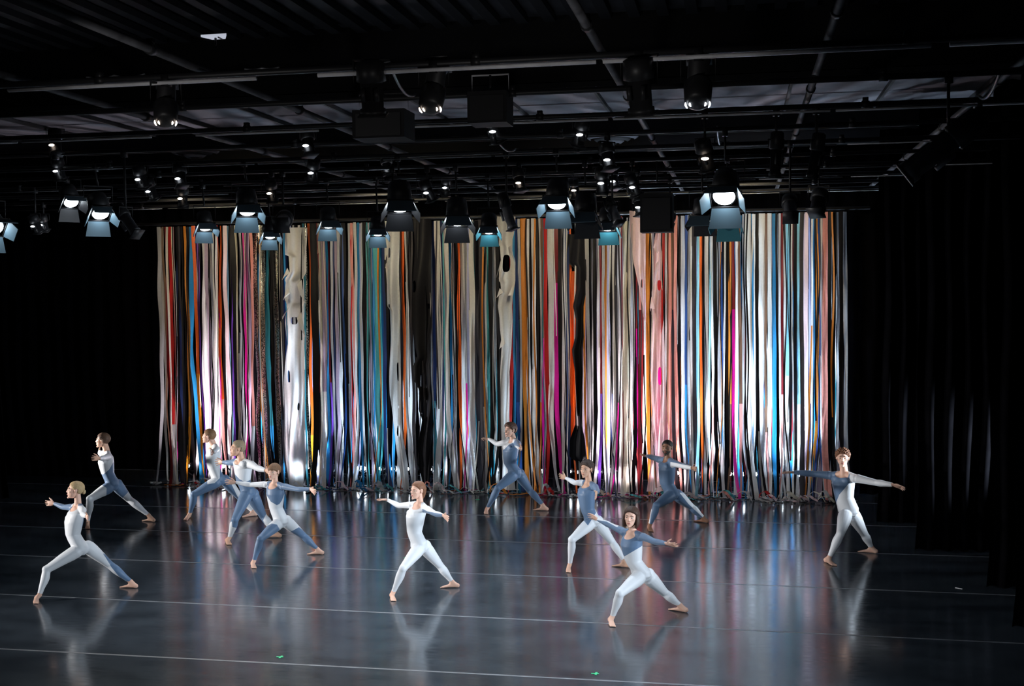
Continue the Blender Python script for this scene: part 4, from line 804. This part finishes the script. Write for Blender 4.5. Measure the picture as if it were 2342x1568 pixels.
def fresnel(px, py, Y, size, d, label, lit=True, flapm=None, energy=0., color=COOL, open_=(.55, .9, .6, .6), up=0.0):
    Y, size = snap(Y, size); p = on_y(px, py, Y); t = empty('fresnel_spotlight', tuple(p)); tag(t, label, 'stage light', 'fresnel spotlights with barn doors')
    x, y, z = rot_from(d); s = size; o = np.zeros(3)
    mb = MB()
    mb.loft([(o - z * s * .95, x, y, s * .22, s * .25), (o - z * s * .9, x, y, s * .42, s * .45), (o - z * s * .25, x, y, s * .47, s * .5), (o - z * s * .22, x, y, s * .42, s * .42), (o, x, y, s * .42, s * .42)], 12)
    mb.build('housing', BLACKMETAL, t)
    mb = MB(); mb.loft([(o - z * .005, x, y, s * .36, s * .36), (o + z * s * .05, x, y, s * .33, s * .33), (o + z * s * .10, x, y, s * .18, s * .18)], 20); mb.build('lens', LENS_ON if lit else LENS_DIM, t)
    mb = MB()
    for sx, sy, wx, wy in ((0, .46, 1.0, .07), (0, -.46, 1.0, .07), (.46, 0, .07, 1.0), (-.46, 0, .07, 1.0)): mb.box(o + x * s * sx + y * s * sy + z * s * .02, (s * wx, s * wy, s * .06), (x, y, z))
    mb.build('door_frame', BLACKMETAL, t)
    for (dx, dy), op, nm in (((0, 1), open_[0], 'u'), ((0, -1), open_[1], 'd'), ((1, 0), open_[2], 's'), ((-1, 0), open_[3], 's')):
        e = x * dx + y * dy; side = y * dx - x * dy; h0 = o + e * s * .47 + z * s * .05; dirv = unit(z + e * math.tan(op) * .8); L_ = s * (.66 if dy else .50); w0, w1 = (s * .44, s * .54) if dy else (s * .42, s * .32)
        nn = unit(np.cross(side, dirv)); mb = MB(); th = .004; v = []
        for k in (-th, th): v += [h0 - side * w0 + nn * k, h0 + side * w0 + nn * k, h0 + side * w1 + dirv * L_ + nn * k, h0 - side * w1 + dirv * L_ + nn * k]
        mb.add(v, [(0, 3, 2, 1), (4, 5, 6, 7), (0, 1, 5, 4), (1, 2, 6, 5), (2, 3, 7, 6), (3, 0, 4, 7)]); mb.build('barn_door', (flapm or FLAP) if nm != 'u' else FLAP, t, False)
    hang(t, o - z * s * .45, s, 5.40 - p[2], x)
    if energy:
        l = spot('fresnel_beam', p + z * s * .16, p + z * 4, energy, color, 75, .9, s * .3)
    return t
DN_ = (.05, -.50, -.86)
FR = [
 (230, 488, 13.9, .30, (.45, -.42, -.78), 'fresnel spotlight at far left of the rig with a tilted pale lower door', True, None, 260, WHT),
 (566, 481, 14.0, .30, (.25, -.45, -.85), 'fresnel spotlight with a broad pale lower door above the purple strips', True, None, 260, WHT),
 (470, 519, 16.4, .26, (.3, -.40, -.86), 'small fresnel spotlight above the red and orange strips at left', True, None, 160, WHT),
 (618, 538, 16.8, .24, (.25, -.45, -.85), 'lowest fresnel spotlight in front of the silver sequinned strips', True, None, 160, COOL),
 (752, 513, 16.4, .27, (.22, -.40, -.88), 'fresnel spotlight hanging just right of the wide zigzag white cloth', True, None, 160, COOL),
 (864, 531, 16.6, .25, (.15, -.45, -.87), 'fresnel spotlight with blue lower door above the turquoise strips', True, None, 180, COOL),
 (915, 472, 14.0, .34, (.15, -.42, -.88), 'large fresnel spotlight with a bright crescent lens left of the curtain centre', True, BLACKMETAL, 320, WHT),
 (1046, 505, 15.4, .33, (.12, -.42, -.88), 'fresnel spotlight with a dark wide lower door above the striped centre', True, BLACKMETAL, 200, COOL),
 (1118, 526, 16.4, .26, (.08, -.45, -.87), 'fresnel spotlight with teal lower door beside the white cloth with oval hole', True, TEAL, 180, BLU),
 (1273, 464, 13.6, .31, (.02, -.55, -.82), 'bright fresnel spotlight with a large pale blue lower door at centre', True, None, 520, COOL),
 (1338, 495, 15.2, .33, (0, -.40, -.90), 'unlit fresnel spotlight with open side doors right of the bright centre one', False, BLACKMETAL, 0, COOL),
 (1388, 518, 16.0, .28, (-.02, -.45, -.88), 'fresnel spotlight with small teal lower door right of the unlit one', True, TEAL, 180, BLU),
 (1656, 449, 12.6, .33, (-.08, -.66, -.72), 'brightest fresnel spotlight with its round lens fully in view', True, None, 900, COOL),
 (1662, 505, 15.2, .30, (-.05, -.40, -.90), 'dim fresnel spotlight with teal door hanging under the brightest one', False, TEAL, 0, BLU),
 (1605, 500, 16.5, .30, (-.05, -.30, -.94), 'dark fresnel spotlight left of the one with the teal door at right', False, BLACKMETAL, 0, BLU),
 (-12, 520, 11.3, .26, (.6, -.35, -.60), 'bright spotlight cut off by the left edge with warm white glow', True, None, 300, WARM),
 (163, 462, 14.6, .27, (.5, -.40, -.75), 'fresnel spotlight with dark doors up left of the tilted pale one', True, BLACKMETAL, 140, WHT),
]
for f_ in FR:
    px, py, Y, s_, d_, lb, lit, fm, en, cc = f_
    fresnel(px, py, Y, s_, d_, lb, lit, fm, en * 1.0, cc)
def profile(px, py, Y, L_, r, d, label, m=BLACKMETAL, slots=None, group='profile spotlights'):
    """tube-shaped spotlight: lamp cap with vent slots, tube, lens hood, yoke"""
    Y, L_ = snap(Y, L_); p = on_y(px, py, Y); t = empty('profile_spotlight', tuple(p)); tag(t, label, 'stage light', group); x, y, z = rot_from(d); o = np.zeros(3)
    mb = MB(); mb.loft([(o - z * L_ * .5, x, y, r * .7, r * .7), (o - z * L_ * .46, x, y, r * 1.05, r * 1.05), (o - z * L_ * .12, x, y, r * 1.15, r * 1.15), (o - z * L_ * .10, x, y, r * .9, r * .9)], 14); mb.build('lamp_cap', BLACKMETAL, t)
    mb = MB(); mb.loft([(o - z * L_ * .1, x, y, r * .88, r * .88), (o + z * L_ * .40, x, y, r * .84, r * .84), (o + z * L_ * .41, x, y, r * .98, r * .98), (o + z * L_ * .5, x, y, r, r)], 14); mb.build('tube', m, t)
    mb = MB(); mb.ell(o + z * L_ * .485, (x, y, z), (r * .8, r * .8, r * .1), 14, 7); mb.build('lens', LENS_DIM, t)
    mb = MB(); mb.box(o + z * L_ * .52, (r * 2.1, r * 2.1, .012), (x, y, z)); mb.build('gel_frame', BLACKMETAL, t)
    for k in (-1, 1):
        mb = MB(); mb.box(o - y * r * 1.1 + x * k * r * .5 + z * L_ * .1, (r * .3, r * .35, L_ * .25), (x, y, z)); mb.build('cooling_fin', m, t)
    if slots:
        for a, zz in slots:
            mb = MB(); pts = []
            for j in range(5):
                b = a + (j - 2) * .17; pts.append(o - z * L_ * .505 + (x * math.cos(b) + y * math.sin(b)) * r * zz)
            mb.tube(pts, [.003, .006, .007, .006, .003], 6); mb.build('vent_slot', SLIT if px < 1500 else SLITC, t)
    hang(t, o - z * L_ * .05, r * 2.2, 5.40 - p[2], x)
    return t
bigslots = [(math.radians(a), z_) for a, z_ in ((-10, .95), (-10, .62), (190, .95), (190, .62))]
profile(380, 232, 8.4, .44, .085, (-.25, .55, .8), 'near black spotlight at upper left with glowing vent slots', slots=bigslots)
profile(993, 198, 8.5, .44, .085, (.0, .55, .8), 'near black spotlight at upper centre with glowing vent slots', slots=bigslots)
profile(1597, 182, 8.5, .46, .09, (.0, .55, .8), 'near black spotlight at upper right of centre with white glowing vent slots', slots=bigslots)
profile(850, 200, 9.0, .42, .10, (-.05, .3, -.9), 'dark hanging spotlight left of the upper centre glowing one')
profile(1462, 195, 9.0, .42, .10, (.05, .3, -.9), 'dark hanging spotlight right of the round ceiling vent')
profile(1160, 482, 13.8, .46, .065, (.30, -.1, -.90), 'silver grey tube spotlight tilted above the white cloth with oval hole', m=GREYM)
profile(900, 494, 15.2, .34, .065, (.35, -.5, -.6), 'small grey tube spotlight under the large crescent lens one', m=GREYM)
profile(1402, 482, 14.6, .40, .07, (.35, -.4, -.7), 'grey tube spotlight tilted behind the small teal door', m=GREYM)
profile(290, 502, 13.0, .50, .07, (.50, -.2, -.55), 'long grey tube spotlight right of the tilted pale door at left', m=GREYM)
profile(1807, 474, 13.6, .36, .085, (0, -.75, -.66), 'spotlight seen end on inside its yoke above the right part of the curtain', m=GREYM)
profile(1872, 462, 14.6, .32, .10, (-.2, -.5, -.75), 'dark grey round spotlight at the right end of the rig', m=BLACKMETAL)
profile(1775, 352, 11.2, .42, .06, (-.05, .1, -.95), 'dark long tube hanging straight down left of its twin at right')
profile(1866, 355, 11.2, .42, .06, (-.15, .1, -.95), 'dark long tube hanging straight down right of its twin at right')
profile(2160, 332, 9.6, .70, .10, (-.72, .1, -.55), 'long dark spotlight lying along the pipe at the upper right', m=GREYM)
profile(648, 505, 15.6, .30, .11, (.1, -.8, -.4), 'round grey lamp head left of the wide zigzag white cloth', m=GREYM)
profile(1532, 505, 17.8, .26, .07, (-.2, -.4, -.8), 'small pale lamp right of the hanging black box', m=GREYM)
# small glints of further lamps deep in the grid, each a compact lamp with a leaking vent
GL = [(127, 333, 12, 'far left, upper'), (135, 393, 13.9, 'far left, below the upper one'), (345, 440, 15, 'above the tilted tube at left'), (413, 410, 14, 'left, beside a pipe end'), (418, 456, 15, 'above the small red strip lamp'), (322, 412, 14, 'left, under a pipe'),
      (705, 334, 12, 'left of centre, upper'), (716, 397, 14, 'left of centre, middle'), (621, 444, 15, 'right of the broad pale door'), (885, 388, 16.5, 'above the crescent lens lamp'), (978, 443, 15, 'pair beside the crescent lens lamp'), (1020, 432, 17.8, 'above the dark wide door lamp'),
      (1188, 420, 15, 'centre, left of the bright lamp'), (1130, 302, 12, 'centre, on the drooping cable'), (1328, 309, 12, 'right of centre, upper bright'), (1390, 366, 13, 'right of centre, middle'), (1314, 438, 17.8, 'just right of the bright centre lamp'), (1447, 430, 15, 'left of the hanging black box'),
      (1403, 417, 16.5, 'left twin above the grey tube'), (1376, 420, 14, 'right of the unlit lamp, upper'), (1613, 362, 11.3, 'above the brightest lamp'), (1460, 476, 16, 'in front of the cream strips'), (100, 518, 19.1, 'low at far left'), (82, 520, 17, 'lowest at far left')]
for i, (px, py, Y, lb) in enumerate(GL):
    t = profile(px, py - 9, Y, .30, .075, (((i * 37) % 7 - 3) * .1, .45, -.85) if i % 3 else (.2, -.2, -.95), 'small dark lamp with a glinting vent, ' + lb, slots=None, group='small dark lamps deep in the grid')
    mb = MB(); mb.ell((0, -.085, -.05), np.eye(3), (.038, .016, .015), 10, 7); mb.build('vent_slot', SLITC if i % 4 else SLIT, t)
# boxes in the grid
def box_unit(px, py, Y, size, label, frame=False):
    Y, _s = snap(Y, 1.0); size = tuple(q * _s for q in size); p = on_y(px, py, Y); t = empty('loudspeaker_box', tuple(p)); tag(t, label, 'box'); mb = MB(); mb.box((0, 0, 0), size); mb.build('cabinet', BEAMM, t, False)
    mb = MB(); mb.box((0, -size[1] / 2 - .006, -.01), (size[0] * .86, .012, size[2] * .8)); mb.build('front_grille', BLACKMETAL, t, False)
    mb = MB(); a = size[0] / 2 * .95; h = size[2] / 2
    mb.tube([(-a, 0, h), (-a, 0, h + .16), (a, 0, h + .16), (a, 0, h)], .009, 6); mb.build('bracket', PALE if frame else BLACKMETAL, t)
    mb = MB(); mb.tube([(0, 0, h + .16), (0, 0, 5.4 - p[2])], .012, 6); mb.build('hanger', BLACKMETAL, t)
box_unit(1122, 250, 9.6, (.33, .3, .26), 'black box with a pale bracket hanging at upper centre', True)
box_unit(1503, 488, 15.4, (.42, .35, .50), 'large black hanging box over the pink cloths')
box_unit(878, 288, 10.5, (.50, .35, .26), 'wide black box in the grid left of centre')
# lamp flap above upper left, the light on it put in as emission
p = on_y(493, 86, 9.6); t = empty('lit_flap', tuple(p)); tag(t, 'small pale trapezoid barn door flap under the ceiling at upper left', 'light'); mb = MB()
mb.add([(-.115, -.05, .0), (.125, -.05, .0), (.07, .05, -.005), (-.055, .05, -.005), (-.115, -.05, .02), (.125, -.05, .02), (.07, .05, .02), (-.055, .05, .02)], [(0, 1, 2, 3), (4, 7, 6, 5), (0, 4, 5, 1), (1, 5, 6, 2), (2, 6, 7, 3), (3, 7, 4, 0)])
mb.build('flap_face', mat('self_lit_flap_metal', (.5, .5, .5), .6, emit=(.8, .85, 1), es=.55), t, False)
mb = MB(); mb.box((.045, 0, -.008), (.008, .09, .01)); mb.build('divider', BLACKMETAL, t, False)
mb = MB(); mb.tube([(0, 0, .02), (0, 0, 5.9 - p[2])], .01, 6); mb.build('hanger', BLACKMETAL, t)
# green spike marks on the floor
GREEN = mat('green_spike_tape', (.03, .55, .22), .4, emit=(.05, .6, .25), es=0)
for (px, py, lb) in ((640, 1502, 'green tape mark on the floor at lower left of centre'), (1361, 1540, 'green tape mark on the floor at the bottom right of centre'), (1092, 1142, 'small green tape cross before the curtain, beside the foot of the man at back centre'), (930, 1275, 'green tape mark behind the thigh of the all white dancer'), (1070, 1152, None)):
    if lb is None: continue
    c = on_z(px, py); mb = MB(); mb.box((0, 0, .0025), (.075, .022, .002)); mb.box((.01, .0, .0028), (.022, .075, .002)); o = mb.build('tape_mark', GREEN, None, False); o.location = (c[0], c[1], 0); tag(o, lb, 'tape', 'green tape marks on the floor')
c = on_z(2193, 1345); mb = MB(); mb.box((0, 0, .003), (.09, .02, .003), ((.8, -.6, 0), (.6, .8, 0), (0, 0, 1))); o = mb.build('tape_mark', PALE, None, False); o.location = (c[0], c[1], 0); tag(o, 'small pale tape mark beside the black side drapes at right', 'tape')
